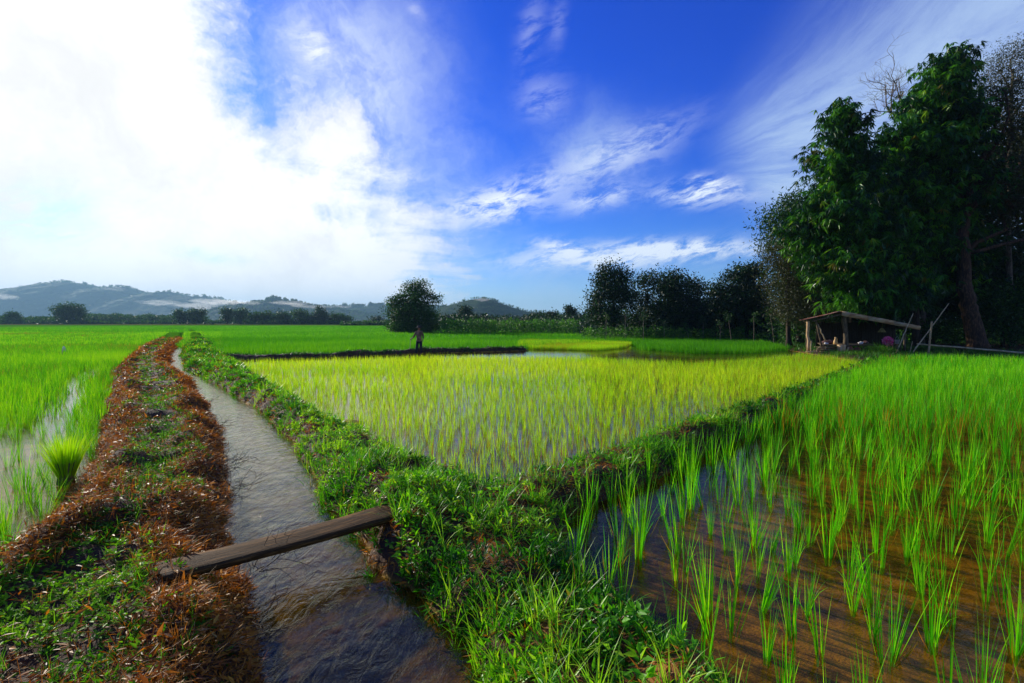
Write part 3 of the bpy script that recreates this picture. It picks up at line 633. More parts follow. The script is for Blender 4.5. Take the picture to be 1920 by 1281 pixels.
# lush weeds on the right bank and the slanting bund
def lush(X, Y, z, r):
    s = np.maximum(z['R'], z['D']); k = (s > -.14)
    bare_ = np.zeros(len(X))
    for a, b, q, h in CLW: bare_ = np.maximum(bare_, np.exp(-((X-a)**2+(Y-b)**2)/(q*q)*.8))
    for a, b, q in BARE: bare_ = np.maximum(bare_, np.exp(-((X-a)**2+(Y-b)**2)/(q*q)))
    return k & (r.uniform(0, 1, len(X)) > bare_*.9) & (r.uniform(0, 1, len(X)) < .08+1.5*np.clip(vnoise(X*1.6+9, Y*1.6, 55)*.6+vnoise(X*4.5, Y*4.5, 56)*.4-.22, 0, 1))
P = scatter(-28, 22, 1.8, 60, lambda y: 640*min(1, (4.5/y)**1.35), rng, lush)
g = Geo(); g.add(*whorls(P, rng, 8, .03, .085, .24, 1.15, tm(P, 1.3, .50, .7), .11))
Q = P[rng.uniform(0, 1, len(P)) < .20]; g.add(*tufts(Q, rng, 8, .08, .26, .0075, .8, .9, tm(Q, 1.1, .5, .6)))
tag(g.obj('bank_weeds', M['weed']), kind='stuff')
# longer arching grass and broad leaves here and there on the same bank
P = scatter(-28, 22, 1.8, 40, lambda y: 34*min(1, (4.5/y)**1.1), rng, lambda X, Y, z, r: (np.maximum(z['R'], z['D']) > -.12) & (r.uniform(0, 1, len(X)) < .15+1.3*np.clip(vnoise(X*1.2+30, Y*1.2, 57)-.35, 0, 1)*2))
g = Geo(); g.add(*tufts(P, rng, 12, .16, .36, .0085, .9, 1.5, tm(P, .9, .72, .5), 6))
P2 = scatter(-28, 22, 1.8, 16, lambda y: 46*min(1, (4.5/y)**1.2), rng, lambda X, Y, z, r: (np.maximum(z['R'], z['D']) > .0) & (vnoise(X*1.3+60, Y*1.3, 58) > .5))
g.add(*whorls(P2, rng, 7, .035, .075, .5, .8, tm(P2, 1.3, .62, .6), .16))
tag(g.obj('bank_grass', M['weed']), kind='stuff')
# brown litter mixed into the right bank
P = scatter(-28, 22, 1.8, 60, lambda y: 2600*min(1, (4.0/y)**1.5), rng, lambda X, Y, z, r: (np.maximum(z['R'], z['D']) > -.1) & (r.uniform(0, 1, len(X)) < 1.15-1.3*np.clip(vnoise(X*1.6+9, Y*1.6, 55)*.6+vnoise(X*4.5, Y*4.5, 56)*.4, 0, 1)))
n = len(P); f = np.clip(P[:, 1]/6, 1, 6)**.85; L = rng.uniform(.03, .10, n)*f
g = Geo(); g.add(*leaves(P[:, :3]+np.array([0, 0, .01]), rng.normal(size=(n, 3))*np.array([1, 1, .4]), L, L*rng.uniform(.06, .2, n), np.clip(rng.normal(size=n)*.22+.5, 0, 1), rng, np.tile([0, 0, 1.0], (n, 1))))
tag(g.obj('bank_litter', M['litter']), kind='stuff')
# rough grass along the back bund and at the edge of the dry land
P = scatter(-22, 4, 24, 38, lambda y: 90, rng, lambda X, Y, z, r: (z['B'] > -.1) & (r.uniform(0, 1, len(X)) < 1.2*vnoise(X*1.1, Y*1.1, 14)))
g = Geo(); g.add(*tufts(P, rng, 7, .05, .16, .010, .9, .8, tm(P, .8, .35), 3))
tag(g.obj('bund_grass', M['shrub']), kind='stuff')
P = scatter(5, 60, 22, 60, lambda y: 16*min(1, 30/y), rng, lambda X, Y, z, r: (z['G'] > 0) & (z['G'] < 9) & (r.uniform(0, 1, len(X)) < .3+.8*vnoise(X*.7, Y*.7, 13)))
g = Geo(); g.add(*tufts(P, rng, 9, .10, .34, .010, .9, .9, tm(P, .4, .4, .5), 3))
tag(g.obj('rough_grass', M['shrub']), kind='stuff')

# ------------------------------------------------------------------ trees
def crown_geo(G, blobs, rng, nclump, nleaf, rc, L, W, mode='card', fill=.62, tilt=(0, 0, 0)):
    vol = np.array([b[3]*b[4]*b[5] for b in blobs])**.8; vol = vol/vol.sum(); pts = []
    for b, v in zip(blobs, vol):
        n = max(3, int(nclump*v)); u = rng.normal(size=(n, 3)); u /= np.linalg.norm(u, axis=1)[:, None]
        r = rng.uniform(fill**3, 1.0, n)**(1/3.0)*np.where(rng.uniform(0, 1, n) < .25, rng.uniform(.2, 1, n), 1)
        r *= 1+.18*rng.normal(size=n)
        c = np.array(b[:3])+u*r[:, None]*np.array(b[3:6]); c = c[c[:, 2] > .25]; pts.append(c)
    C = np.concatenate(pts); m = len(C)
    tintc = np.clip(rng.beta(1.2, 1.6, m), 0, 1)
    R = np.repeat(np.arange(m), nleaf); N_ = len(R)
    off = rng.normal(size=(N_, 3))*rc*np.array([1, 1, .75]); base = C[R]+off
    if mode == 'card':
        d = rng.normal(size=(N_, 3)); d[:, 2] -= .3
        LL = L*rng.uniform(.6, 1.3, N_); G.add(*leaves(base, d, LL, LL*W, np.clip(tintc[R]+rng.normal(size=N_)*.12, .0, 1), rng))
    else:          # drooping fans of long leaves at twig ends
        k = 7; B = np.repeat(base, k, 0); q = len(B)
        az0 = np.repeat(rng.uniform(0, 2*PI, N_), k); az = az0+np.tile(np.linspace(-1.25, 1.25, k), N_)+rng.normal(size=q)*.15
        e = -rng.uniform(.25, 1.25, q)
        d = np.stack([np.cos(az)*np.cos(e), np.sin(az)*np.cos(e), np.sin(e)], 1)
        LL = L*rng.uniform(.65, 1.2, q)
        t = np.clip(np.repeat(tintc[R], k)*.8+.12+rng.normal(size=q)*.06, .11, .93); o = np.repeat(rng.uniform(0, 1, N_), k) < .035; t[o] = rng.uniform(.93, 1, o.sum())
        o = np.repeat(rng.uniform(0, 1, N_), k) < .01; t[o] = rng.uniform(0, .05, o.sum())
        G.add(*leaves(B, d, LL, LL*W, t, rng, np.tile([0, 0, 1.0], (q, 1))))
    return C
def limb(p0, p1, rng, n=6, wob=.06, arch=.06):
    p0 = np.array(p0, float); p1 = np.array(p1, float); t = np.linspace(0, 1, n)[:, None]; L = np.linalg.norm(p1-p0)
    P = p0+(p1-p0)*t+rng.normal(size=(n, 3))*L*wob*np.sin(t*PI); P[:, 2] += np.sin(t[:, 0]*PI)*L*arch
    return P
def tree(name, label, base, trunk, blobs, seed, nclump, nleaf, rc, L, W, leaf, bark, r0=.25, mode='card', cat='tree', group=None, limbs=14, fill=.62, sides=8):
    """trunk: points in world space from base upward; blobs: (x,y,z,rx,ry,rz) in world space"""
    rg = RS(seed); b = np.array(base, float); root = empty(name, tuple(b)); tag(root, label, cat, group)
    tr = np.array(trunk, float)-b; g = Geo(); n = len(tr)
    ts = np.linspace(0, n-1, n*4); P = np.stack([np.interp(ts, range(n), tr[:, i]) for i in range(3)], 1); P += rg.normal(size=P.shape)*r0*.12*np.array([1, 1, 0])
    rad = r0*np.linspace(1.15, .45, len(P)); rad[0] *= 1.35
    tube(g, P, rad, sides, 0, True, .10, rg)
    g.obj('trunk', M[bark], root, True)
    bl = [(q[0]-b[0], q[1]-b[1], q[2]-b[2], q[3], q[4], q[5]) for q in blobs]
    G = Geo(); C = crown_geo(G, bl, rg, nclump, nleaf, rc, L, W, mode, fill); G.obj('crown', M[leaf], root)
    if limbs:
        g2 = Geo()
        for q in bl:
            k = rg.randint(len(P)//2, len(P)); c = np.array(q[:3]); tube(g2, limb(P[k], c, rg), np.linspace(r0*.42, r0*.14, 6), 5)
            for _ in range(max(1, limbs//len(bl))):
                e = C[rg.randint(len(C))]
                if np.linalg.norm(e-c) < 1.6*max(q[3:]): tube(g2, limb(c, e, rg, 5), np.linspace(r0*.14, r0*.03, 5), 4)
        g2.obj('branches', M[bark], root, True)
    return root
def PB(px, py, rpx, rpy, d, dep=None):          # crown lobe seen at (px,py) with radii in photo pixels, standing at distance d
    x, y, z = ap(px, py, d); k = d/F; return (x, y, z, rpx*k, dep if dep else rpx*k, rpy*k)
def gb(px, py, d):
    x, y, z = ap(px, py, d); return (x, y, z)

# big drooping bamboo-leaved tree, left column beside the hut
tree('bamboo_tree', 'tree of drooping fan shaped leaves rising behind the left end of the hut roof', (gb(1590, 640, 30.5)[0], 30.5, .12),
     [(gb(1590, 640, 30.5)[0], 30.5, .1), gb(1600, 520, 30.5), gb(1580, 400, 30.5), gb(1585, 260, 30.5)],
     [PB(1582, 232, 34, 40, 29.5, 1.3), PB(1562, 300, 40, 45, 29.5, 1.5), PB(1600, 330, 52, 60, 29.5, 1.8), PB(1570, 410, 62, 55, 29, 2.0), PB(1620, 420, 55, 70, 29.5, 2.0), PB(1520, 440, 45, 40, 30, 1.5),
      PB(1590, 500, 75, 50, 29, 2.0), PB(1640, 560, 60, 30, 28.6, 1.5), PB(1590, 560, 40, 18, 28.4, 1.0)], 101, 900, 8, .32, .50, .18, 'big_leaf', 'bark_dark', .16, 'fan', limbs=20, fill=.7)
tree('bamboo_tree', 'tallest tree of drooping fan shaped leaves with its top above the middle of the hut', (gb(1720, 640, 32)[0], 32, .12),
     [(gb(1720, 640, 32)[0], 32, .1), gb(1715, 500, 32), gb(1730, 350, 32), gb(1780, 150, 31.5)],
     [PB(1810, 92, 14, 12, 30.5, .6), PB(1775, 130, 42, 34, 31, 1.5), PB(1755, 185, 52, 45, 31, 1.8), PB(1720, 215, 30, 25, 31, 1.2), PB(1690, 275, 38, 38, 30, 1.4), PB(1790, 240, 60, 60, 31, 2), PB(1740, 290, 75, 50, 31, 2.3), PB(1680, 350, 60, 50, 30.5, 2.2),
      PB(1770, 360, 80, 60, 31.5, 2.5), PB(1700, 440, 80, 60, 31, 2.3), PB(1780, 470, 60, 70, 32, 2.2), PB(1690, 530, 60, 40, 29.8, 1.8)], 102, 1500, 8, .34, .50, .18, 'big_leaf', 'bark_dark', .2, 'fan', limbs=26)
# the big leaning trunk tree at the right
tree('rain_tree', 'large tree with rough leaning brown trunk at the right beside the bamboo rail', (gb(1832, 640, 29.5)[0], 29.5, .12),
     [(gb(1834, 648, 29.5)[0], 29.5, .1), gb(1822, 590, 29.5), gb(1812, 555, 29.6), gb(1808, 500, 29.8), gb(1803, 440, 30), gb(1815, 370, 30), gb(1850, 280, 30)],
     [PB(1880, 190, 50, 45, 30, 2), PB(1900, 260, 55, 50, 30, 2), PB(1860, 330, 60, 40, 30, 2.2), PB(1930, 350, 60, 60, 30, 2.5), PB(1985, 250, 60, 90, 30, 2.5), PB(1900, 400, 60, 45, 30.5, 2), PB(1990, 440, 60, 70, 30.5, 2.5)],
     103, 1500, 20, .40, .20, .30, 'small_leaf', 'bark', .42, limbs=42, fill=.5, sides=12)
tree('feathery_tree', 'open twiggy tree with thin grey olive foliage at the top right corner', (gb(1900, 640, 33)[0], 33, .12),
     [(gb(1900, 640, 33)[0], 33, .1), gb(1890, 450, 33), gb(1893, 250, 33), gb(1900, 130, 33)],
     [PB(1900, 100, 34, 26, 32, 1.2), PB(1870, 130, 38, 28, 32, 1.3), PB(1845, 165, 34, 26, 32, 1.3), PB(1915, 150, 30, 30, 32, 1.3), PB(1890, 190, 40, 26, 32, 1.3), PB(1960, 120, 40, 50, 32, 1.6), PB(1865, 240, 40, 34, 32, 1.4), PB(1925, 230, 40, 40, 32, 1.4)],
     104, 800, 22, .34, .16, .24, 'small_leaf', 'bark_pale', .16, limbs=60, fill=.4)
# dense dark crown between and behind
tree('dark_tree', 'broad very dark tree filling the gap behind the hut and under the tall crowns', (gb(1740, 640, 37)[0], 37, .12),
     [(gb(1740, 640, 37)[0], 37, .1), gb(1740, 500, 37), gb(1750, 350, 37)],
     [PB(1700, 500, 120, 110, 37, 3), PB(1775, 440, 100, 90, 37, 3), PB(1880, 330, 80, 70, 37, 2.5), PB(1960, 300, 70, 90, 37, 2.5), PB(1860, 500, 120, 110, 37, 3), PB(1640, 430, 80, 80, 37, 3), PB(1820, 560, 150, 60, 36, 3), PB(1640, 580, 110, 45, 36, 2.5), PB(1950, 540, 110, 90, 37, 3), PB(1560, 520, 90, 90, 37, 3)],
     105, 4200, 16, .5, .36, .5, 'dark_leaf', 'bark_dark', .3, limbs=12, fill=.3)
tree('leaning_bush', 'bushy brownish olive tree hanging low at the left side of the hut', (gb(1478, 640, 33)[0], 33, .12),
     [(gb(1478, 640, 33)[0], 33, .1), gb(1478, 560, 33), gb(1480, 480, 33)],
     [PB(1470, 480, 42, 50, 33, 1.6), PB(1480, 540, 46, 48, 33, 1.8), PB(1530, 560, 50, 40, 32.5, 1.8), PB(1500, 590, 36, 20, 32, 1.2), PB(1468, 580, 22, 18, 33, 1.0)],
     106, 1000, 24, .30, .15, .32, 'small_leaf', 'bark_dark', .15, limbs=10, fill=.45)
tree('dark_tree', 'spreading dark green tree with layered boughs at the left edge of the tall grove', (gb(1500, 640, 36)[0], 36, .12),
     [(gb(1500, 640, 36)[0], 36, .1), gb(1500, 500, 36), gb(1500, 400, 36)],
     [PB(1475, 385, 28, 14, 35, 1.2), PB(1455, 410, 36, 18, 35, 1.5), PB(1500, 405, 40, 32, 36, 2), PB(1480, 450, 50, 36, 36, 2), PB(1530, 380, 34, 34, 36, 2), PB(1545, 460, 60, 60, 36, 2.2), PB(1510, 520, 60, 50, 36, 2.2), PB(1520, 600, 70, 35, 35, 2)],
     107, 1500, 16, .38, .26, .34, 'mid_leaf', 'bark_dark', .2, limbs=12, fill=.5)
tree('undergrowth_tree', 'low leafy tree behind the bamboo rail at the right edge', (gb(1880, 650, 32)[0], 32, .12),
     [(gb(1880, 650, 32)[0], 32, .1), gb(1880, 600, 32), gb(1885, 560, 32)],
     [PB(1870, 570, 60, 40, 32, 1.8), PB(1930, 560, 60, 50, 32, 1.8), PB(1900, 620, 70, 32, 31.5, 1.5), PB(1770, 620, 50, 26, 33, 1.5), PB(1990, 600, 60, 50, 32, 2)],
     108, 1000, 16, .30, .22, .4, 'mid_leaf', 'bark_dark', .1, limbs=8, fill=.4)
# bare dead tree reaching out above
def bare_tree():
    rg = RS(77); b = np.array(gb(1730, 640, 34)); b[2] = .12; root = empty('bare_tree', tuple(b)); tag(root, 'leafless dead branches spreading against the sky left of the tallest crown', 'tree')
    P = [np.array(q)-b for q in (gb(1730, 645, 34), gb(1735, 450, 34), gb(1745, 300, 34), gb(1700, 232, 33), gb(1672, 212, 33))]
    ts = np.linspace(0, 4, 18); PP = np.stack([np.interp(ts, range(5), [p[i] for p in P]) for i in range(3)], 1)
    g = Geo(); tube(g, PP, np.linspace(.16, .05, 18), 6, 0, True, .1, rg); g.obj('trunk', M['bark_pale'], root, True)
    g = Geo()
    def br(p, d, L, r, lev):
        n = 6; pts = [p]; dd = d.copy()
        for i in range(n):
            dd = dd+rg.normal(size=3)*.20+np.array([0, 0, .06]); dd /= np.linalg.norm(dd); pts.append(pts[-1]+dd*L/n)
        tube(g, pts, np.linspace(r, r*.45, n+1), 4 if lev > 1 else 5)
        if lev < 4:
            for i in range(2, n+1):
                if rg.uniform() < .78:
                    s = rg.normal(size=3); s -= dd*np.dot(s, dd); s /= np.linalg.norm(s); nd = dd*.75+s*.75; nd /= np.linalg.norm(nd)
                    br(pts[i], nd, L*.58, r*.5, lev+1)
    for tgt, q in (((1625, 165), -1), ((1668, 128), -1), ((1700, 115), -4), ((1660, 180), -3), ((1695, 160), -2)):
        e = np.array(gb(tgt[0], tgt[1], 33))-b; p = PP[q]; d = e-p; L = np.linalg.norm(d); br(p, d/L, L*.8, .05, 1)
    g.obj('branches', M['bark_pale'], root, True)
bare_tree()
# big pale bough crossing at the right edge
# (part of the leaning tree)
def bough():
    r = [o for o in COL.objects if o.name == 'rain_tree'][0]; b = np.array(r.location); rg = RS(5); g = Geo()
    tube(g, [np.array(gb(*q))-b for q in ((1806, 476, 29.9), (1840, 470, 29.6), (1880, 458, 29.2), (1925, 448, 29), (1990, 430, 29))], [.13, .12, .10, .09, .07], 8, 0, True, .1, rg)
    g.obj('bough', M['bark'], r, True); g = Geo()
    tube(g, [np.array(gb(*q))-b for q in ((1850, 300, 29.8), (1880, 250, 29.4), (1892, 215, 29.2), (1885, 170, 29.2))], [.09, .07, .06, .04], 7, 0, True, .1, rg)
    g.obj('bough', M['bark'], r, True)
bough()

# mid-distance dark trees
def midtree(name, label, px, d, blobs, seed, n, leaf='dark_leaf', L=.25, r0=.16, rc=.40, nl=14, fill=.45, base=None, group=None, cat='tree', limbs=10):
    x = ap(px, 620, d)[0]; b = (x, d, .08 if base is None else base)
    bl = [PB(*q[:4], d+(q[4] if len(q) > 4 else 0)) for q in blobs]; top = max(q[2] for q in bl)
    return tree(name, label, b, [(x, d, b[2]-.1), (x+.1, d, top*.4), (x-.1, d, top*.75)], bl, seed, n, nl, rc, L, .5, leaf, 'bark_dark', r0, limbs=limbs, cat=cat, group=group, fill=fill)
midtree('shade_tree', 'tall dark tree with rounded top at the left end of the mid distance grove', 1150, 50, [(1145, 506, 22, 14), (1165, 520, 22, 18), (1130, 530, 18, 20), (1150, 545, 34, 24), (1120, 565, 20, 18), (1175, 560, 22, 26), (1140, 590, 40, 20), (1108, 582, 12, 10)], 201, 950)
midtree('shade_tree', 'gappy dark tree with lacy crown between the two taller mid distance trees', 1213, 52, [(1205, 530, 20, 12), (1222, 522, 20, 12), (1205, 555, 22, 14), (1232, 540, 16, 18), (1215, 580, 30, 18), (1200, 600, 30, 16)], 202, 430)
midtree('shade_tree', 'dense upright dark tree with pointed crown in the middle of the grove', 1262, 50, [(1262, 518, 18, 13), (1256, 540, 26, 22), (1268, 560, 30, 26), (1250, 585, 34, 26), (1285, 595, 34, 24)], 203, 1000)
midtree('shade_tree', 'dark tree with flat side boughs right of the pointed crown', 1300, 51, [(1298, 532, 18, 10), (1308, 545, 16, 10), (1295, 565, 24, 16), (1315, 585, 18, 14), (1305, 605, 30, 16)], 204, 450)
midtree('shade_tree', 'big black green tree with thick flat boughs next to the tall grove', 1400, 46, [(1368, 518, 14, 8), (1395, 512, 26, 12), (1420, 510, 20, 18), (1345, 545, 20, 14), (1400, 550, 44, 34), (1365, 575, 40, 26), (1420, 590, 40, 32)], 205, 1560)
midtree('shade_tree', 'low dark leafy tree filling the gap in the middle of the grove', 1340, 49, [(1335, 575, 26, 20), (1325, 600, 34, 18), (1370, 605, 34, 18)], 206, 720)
# saplings in front of the grove
rg = RS(9)
sap = [(1136, 638, 590, 0), (1172, 640, 585, 0), (1206, 642, 592, 0), (1245, 640, 605, 0), (1293, 640, 612, 1), (1318, 640, 600, 0), (1372, 644, 590, 1), (1413, 646, 592, 0), (1452, 648, 588, 1), (1350, 643, 605, 0)]
saplab = ['pole like sapling with a pale leafy top at the left end of the row', 'second pale leafed sapling from the left before the grove', 'thin sapling standing before the lacy dark tree', 'short dark sapling before the pointed dark tree', 'leaning thin sapling before the flat boughed tree', 'bushy topped sapling before the grove centre',
          'curved bare stemmed sapling before the black green tree', 'straight pale stemmed sapling right of the curved one', 'rightmost pale stemmed sapling nearest the hut', 'slim sapling at the gap in the dark grove']
for (px, py, ty, ln), lb in zip(sap, saplab):
    d = 1.86*F/(py-HOR); d = min(d, 46); x0, y0, z0 = ap(px, py, d); tx, ty_, tz = ap(px-8*ln, ty, d)
    tree('sapling', lb, (x0, d, .1), [(x0, d, .0), ((x0+tx)/2+.03, d, tz*.5), (tx, d, tz)], [(tx, d, tz, .35, .35, .30), (tx+.15, d, tz-.3, .3, .3, .22)], 300+px, 14, 9,   .12, .17, .32, 'mid_leaf', 'bark_pale', .026, limbs=3, group='saplings before the grove')

# lone round tree behind the farmer
midtree('lone_tree', 'broad bushy dark green tree standing alone in the field behind the person', 778, 72, [(786, 538, 20, 14), (768, 540, 12, 10), (798, 530, 5, 6), (778, 556, 32, 20), (744, 562, 18, 9), (736, 572, 10, 12), (814, 558, 15, 8), (822, 566, 7, 7), (770, 585, 44, 28), (745, 592, 18, 28), (800, 590, 22, 28), (765, 612, 38, 14), (800, 614, 20, 12), (745, 614, 20, 14), (785, 618, 36, 12), (810, 606, 14, 18)], 210, 1700, 'mid_leaf', .26, .35, .34, 15, .35)
# far trees on the left
far = [('tree', 'round dark tree standing alone on the far left edge of the field', 130, 290, [(130, 582, 24, 14), (118, 586, 14, 12), (145, 586, 14, 12), (130, 595, 22, 9)], 320, 'mid_leaf'),
       ('tree', 'small rounded tree at the far left margin', 24, 300, [(24, 591, 9, 6), (24, 597, 10, 5)], 70, 'far_leaf'),
       ('tree', 'leafy tree left one of the close pair near the head of the canal', 338, 275, [(336, 588, 9, 7), (342, 597, 12, 10)], 110, 'mid_leaf'),
       ('tree', 'wide leafy tree right one of the close pair near the head of the canal', 368, 275, [(366, 588, 14, 8), (380, 586, 7, 7), (368, 598, 16, 9)], 150, 'mid_leaf'),
       ('tree', 'forked small tree standing clear of the wood left of the round one', 426, 270, [(421, 585, 6, 6), (432, 585, 6, 6), (426, 596, 9, 7)], 90, 'mid_leaf'),
       ('tree', 'round topped tree standing clear just right of the forked one', 452, 270, [(452, 588, 12, 9), (452, 598, 12, 7)], 120, 'mid_leaf'),
       ('tree', 'low pale green tree at the left end of the far wood', 480, 262, [(480, 596, 14, 8)], 70, 'far_leaf'),
       ('tree', 'rounded green tree in the left part of the far wood', 500, 262, [(498, 592, 13, 9), (506, 600, 16, 7)], 90, 'far_leaf'),
       ('tree', 'bushy green tree in the centre of the far wood', 530, 260, [(528, 592, 15, 9), (536, 600, 18, 8)], 100, 'mid_leaf'),
       ('tree', 'spreading olive tree right of centre in the far wood', 565, 258, [(562, 589, 16, 9), (572, 598, 22, 9)], 120, 'far_leaf'),
       ('tree', 'dark pointed tree standing highest in the far wood', 600, 255, [(600, 585, 10, 10), (602, 597, 18, 10)], 120, 'dark_leaf'),
       ('tree', 'low tree at the right end of the far wood', 636, 260, [(632, 594, 14, 7), (646, 599, 16, 6)], 90, 'far_leaf'),
       ('tree', 'small dark tree just left of the lone tree', 706, 240, [(706, 601, 14, 8), (716, 606, 12, 6)], 80, 'dark_leaf'),
       ('tree', 'dark rounded tree in front of the cone shaped hill', 872, 120, [(872, 584, 12, 11), (872, 598, 16, 10)], 120, 'dark_leaf'),
       ('tree', 'dark tree with a wispy top left of the mid distance grove', 1072, 95, [(1072, 588, 12, 10), (1066, 578, 7, 5), (1078, 602, 18, 9)], 130, 'dark_leaf'),
       ('tree', 'small dark tree at the foot of the cone shaped hill', 1010, 110, [(1010, 596, 16, 8), (996, 600, 14, 7)], 100, 'dark_leaf'),
       ('tree', 'umbrella topped dark tree left of the wispy topped one', 1038, 100, [(1036, 592, 12, 8), (1042, 602, 16, 8)], 100, 'dark_leaf')]
for i, (nm, lb, px, d, bl, n, lf) in enumerate(far):
    k = d/270
    midtree('field_tree', lb, px, d, bl, 400+i, int(n*2.4), lf, .75*k+.12, .28*k+.05, .85*k+.1, 10, .3, .05, 'trees along the far edge of the fields', 'tree', 3)
for px, py, d, lb in ((398, 606, 230, 'little round dark shrub alone in the back field'), (350, 607, 240, 'small upright dark shrub near the head of the canal')):
    midtree('shrub', lb, px, d, [(px, py, 4, 4), (px, py+3, 3, 3)], 440+px, 22, 'dark_leaf', .45, .08, .3, 10, .2, .05, None, 'shrub', 2)
# bush on the canal bank
midtree('bank_shrub', 'leafy upright green plant on the right canal bank where the back bund begins', 388, 32, [(384, 640, 8, 9), (392, 648, 8, 9), (378, 650, 7, 7)], 460, 36, 'shrub', .14, .02, .12, 9, .2, .2, None, 'plant', 2)

# scrub: the uncountable low growth along the field edges
def scrub(name, spans, leaf, seed, L, mul=1):
    rg = RS(seed); G = Geo()
    for (x0, x1, ytop, d, dep, dens) in spans:
        n = int(dens*mul); px = rg.uniform(x0, x1, n); dd = d+rg.uniform(0, dep, n); top = ytop+rg.normal(size=n)*2+5*vnoise(px*.05, px*0, seed)
        z1 = np.array([ap(a, t, q)[2] for a, t, q in zip(px, top, dd)]); X_ = (px-CX)/F*dd
        k = 26; R = np.repeat(np.arange(n), k); h = rg.uniform(0, 1, n*k)**.8; r = (np.maximum(z1, .5)*.45)[R]
        b = np.stack([X_[R]+rg.normal(size=n*k)*r*.55*(1.15-h), dd[R]+rg.normal(size=n*k)*r*.5, .05+h*np.maximum(z1, .5)[R]], 1)
        dr = rg.normal(size=(n*k, 3)); LL = L*(d/70)*rg.uniform(.5, 1.2, n*k)
        G.add(*leaves(b, dr, LL, LL*.5, np.clip(rg.beta(2, 2, n)[R]+rg.normal(size=n*k)*.12, 0, 1), rg))
    tag(G.obj(name, M[leaf]), kind='stuff')
scrub('scrub', [(828, 1100, 600, 66, 10, 420), (1095, 1460, 615, 44, 8, 380), (1460, 1920, 622, 36, 8, 300)], 'shrub', 501, .34)
scrub('dark_scrub', [(820, 1110, 590, 84, 25, 420), (1085, 1470, 600, 54, 12, 420), (1440, 1925, 600, 38, 10, 420)], 'dark_leaf', 502, .42)
scrub('far_scrub', [(640, 730, 603, 200, 30, 160), (455, 640, 601, 250, 20, 260), (0, 120, 596, 300, 30, 260), (0, 330, 601, 290, 15, 200)], 'far_leaf', 503, .30, 2)
scrub('orchard', [(150, 335, 590, 345, 60, 520), (-60, 130, 594, 345, 60, 300), (330, 470, 600, 330, 60, 260)], 'far_leaf', 504, .26, 2)

# ------------------------------------------------------------------ hills
def hill_mat(name, a, b, c):
    m, N = newmat(name); g = N.node('ShaderNodeNewGeometry')
    n = N.noise(g.outputs['Position'], .02, 8, .7); n2 = N.noise(g.outputs['Position'], .12, 4, .6)
    col = N.ramp(N.m('ADD', N.m('MULTIPLY', n, .6), N.m('MULTIPLY', n2, .4)), [(.35, a), (.5, b), (.65, c)])
    p = N.node('ShaderNodeBsdfPrincipled', i_Base_Color=col, i_Roughness=.95); p.inputs['Specular IOR Level'].default_value = .05
    o = N.node('ShaderNodeOutputMaterial'); N.l.new(p.outputs[0], o.inputs[0]); return m
HM = hill_mat('hill_forest', (.010, .028, .010), (.020, .055, .016), (.045, .095, .022))
def hill(prof, d, depth, seed, step=7.0, rough=1.0):
    xs = np.arange((prof[0][0]-CX)/F*d, (prof[-1][0]-CX)/F*d, step); px = xs/d*F+CX
    top = np.interp(px, [p[0] for p in prof], [ap(p[0], p[1], d)[2] for p in prof])
    vs = np.linspace(-1, 1, int(2*depth/step)); X, Vv = np.meshgrid(xs, vs); Y = d+Vv*depth
    env = np.cos(np.clip(Vv, -1, 1)*PI/2)**1.15
    H = top[None]*env*(1+.10*fbm(X/160, Y/160, 4, seed)*(1-env*.6))
    H += rough*(6*fbm(X/22, Y/22, 3, seed+3)+4*np.abs(fbm(X/9, Y/9, 2, seed+6)))*np.clip(H/30, 0, 1)-2
    ny, nx = X.shape; i = np.arange(ny-1)[:, None]*nx+np.arange(nx-1)[None]; Q = np.stack([i, i+1, i+nx+1, i+nx], -1).reshape(-1, 4)
    rg = RS(seed); kk = d/F; ok = np.argwhere((H > 6) & (Vv < .25)); pick = ok[rg.randint(len(ok), size=5200)]; top_ = np.argmax(H, axis=0); j_ = rg.randint(nx, size=1600); pick[:1600, 0] = top_[j_]; pick[:1600, 1] = j_
    C = np.stack([X[pick[:, 0], pick[:, 1]], Y[pick[:, 0], pick[:, 1]], H[pick[:, 0], pick[:, 1]]], 1); C = np.repeat(C, 5, 0)+rg.normal(size=(26000, 3))*np.array([1.0, 1.0, .7])*kk; LL = kk*rg.uniform(.8, 2.4, 26000); LL[:8000] *= 1.5; C[:8000, 2] += kk*np.repeat(rg.uniform(0, 2.2, 1600), 5)
    G = Geo(); G.add(*leaves(C, rg.normal(size=(26000, 3))+np.array([0, 0, .5]), LL, LL*.6, rg.uniform(0, 1, 26000), rg)); tag(G.obj('hill_woods', M['far_leaf']), kind='stuff')
    tag(link('hills', npmesh('hills', np.stack([X, Y, H], -1).reshape(-1, 3), Q, HM, None, False, True)), kind='structure')
hill([(-700, 575), (-300, 548), (-100, 560), (0, 550), (20, 549), (50, 541), (80, 538), (105, 532), (130, 531), (160, 533), (185, 542), (200, 541), (225, 539), (240, 541), (275, 556), (300, 549), (320, 549), (345, 556), (380, 557), (420, 562), (470, 576), (560, 590), (640, 604)], 2400, 500, 1, 9)
hill([(400, 604), (440, 574), (470, 568), (490, 571), (510, 562), (522, 560), (545, 564), (580, 574), (620, 580), (690, 590), (760, 604)], 1500, 260, 31, 6)
hill([(540, 604), (590, 576), (640, 577), (700, 574), (760, 574), (850, 578), (960, 604)], 1900, 260, 41, 7)
hill([(800, 604), (835, 574), (858, 569), (880, 561), (905, 558), (925, 562), (950, 572), (985, 583), (1060, 588), (1150, 590), (1400, 592), (1800, 585), (2300, 590), (2600, 604)], 850, 160, 51, 4, .4)
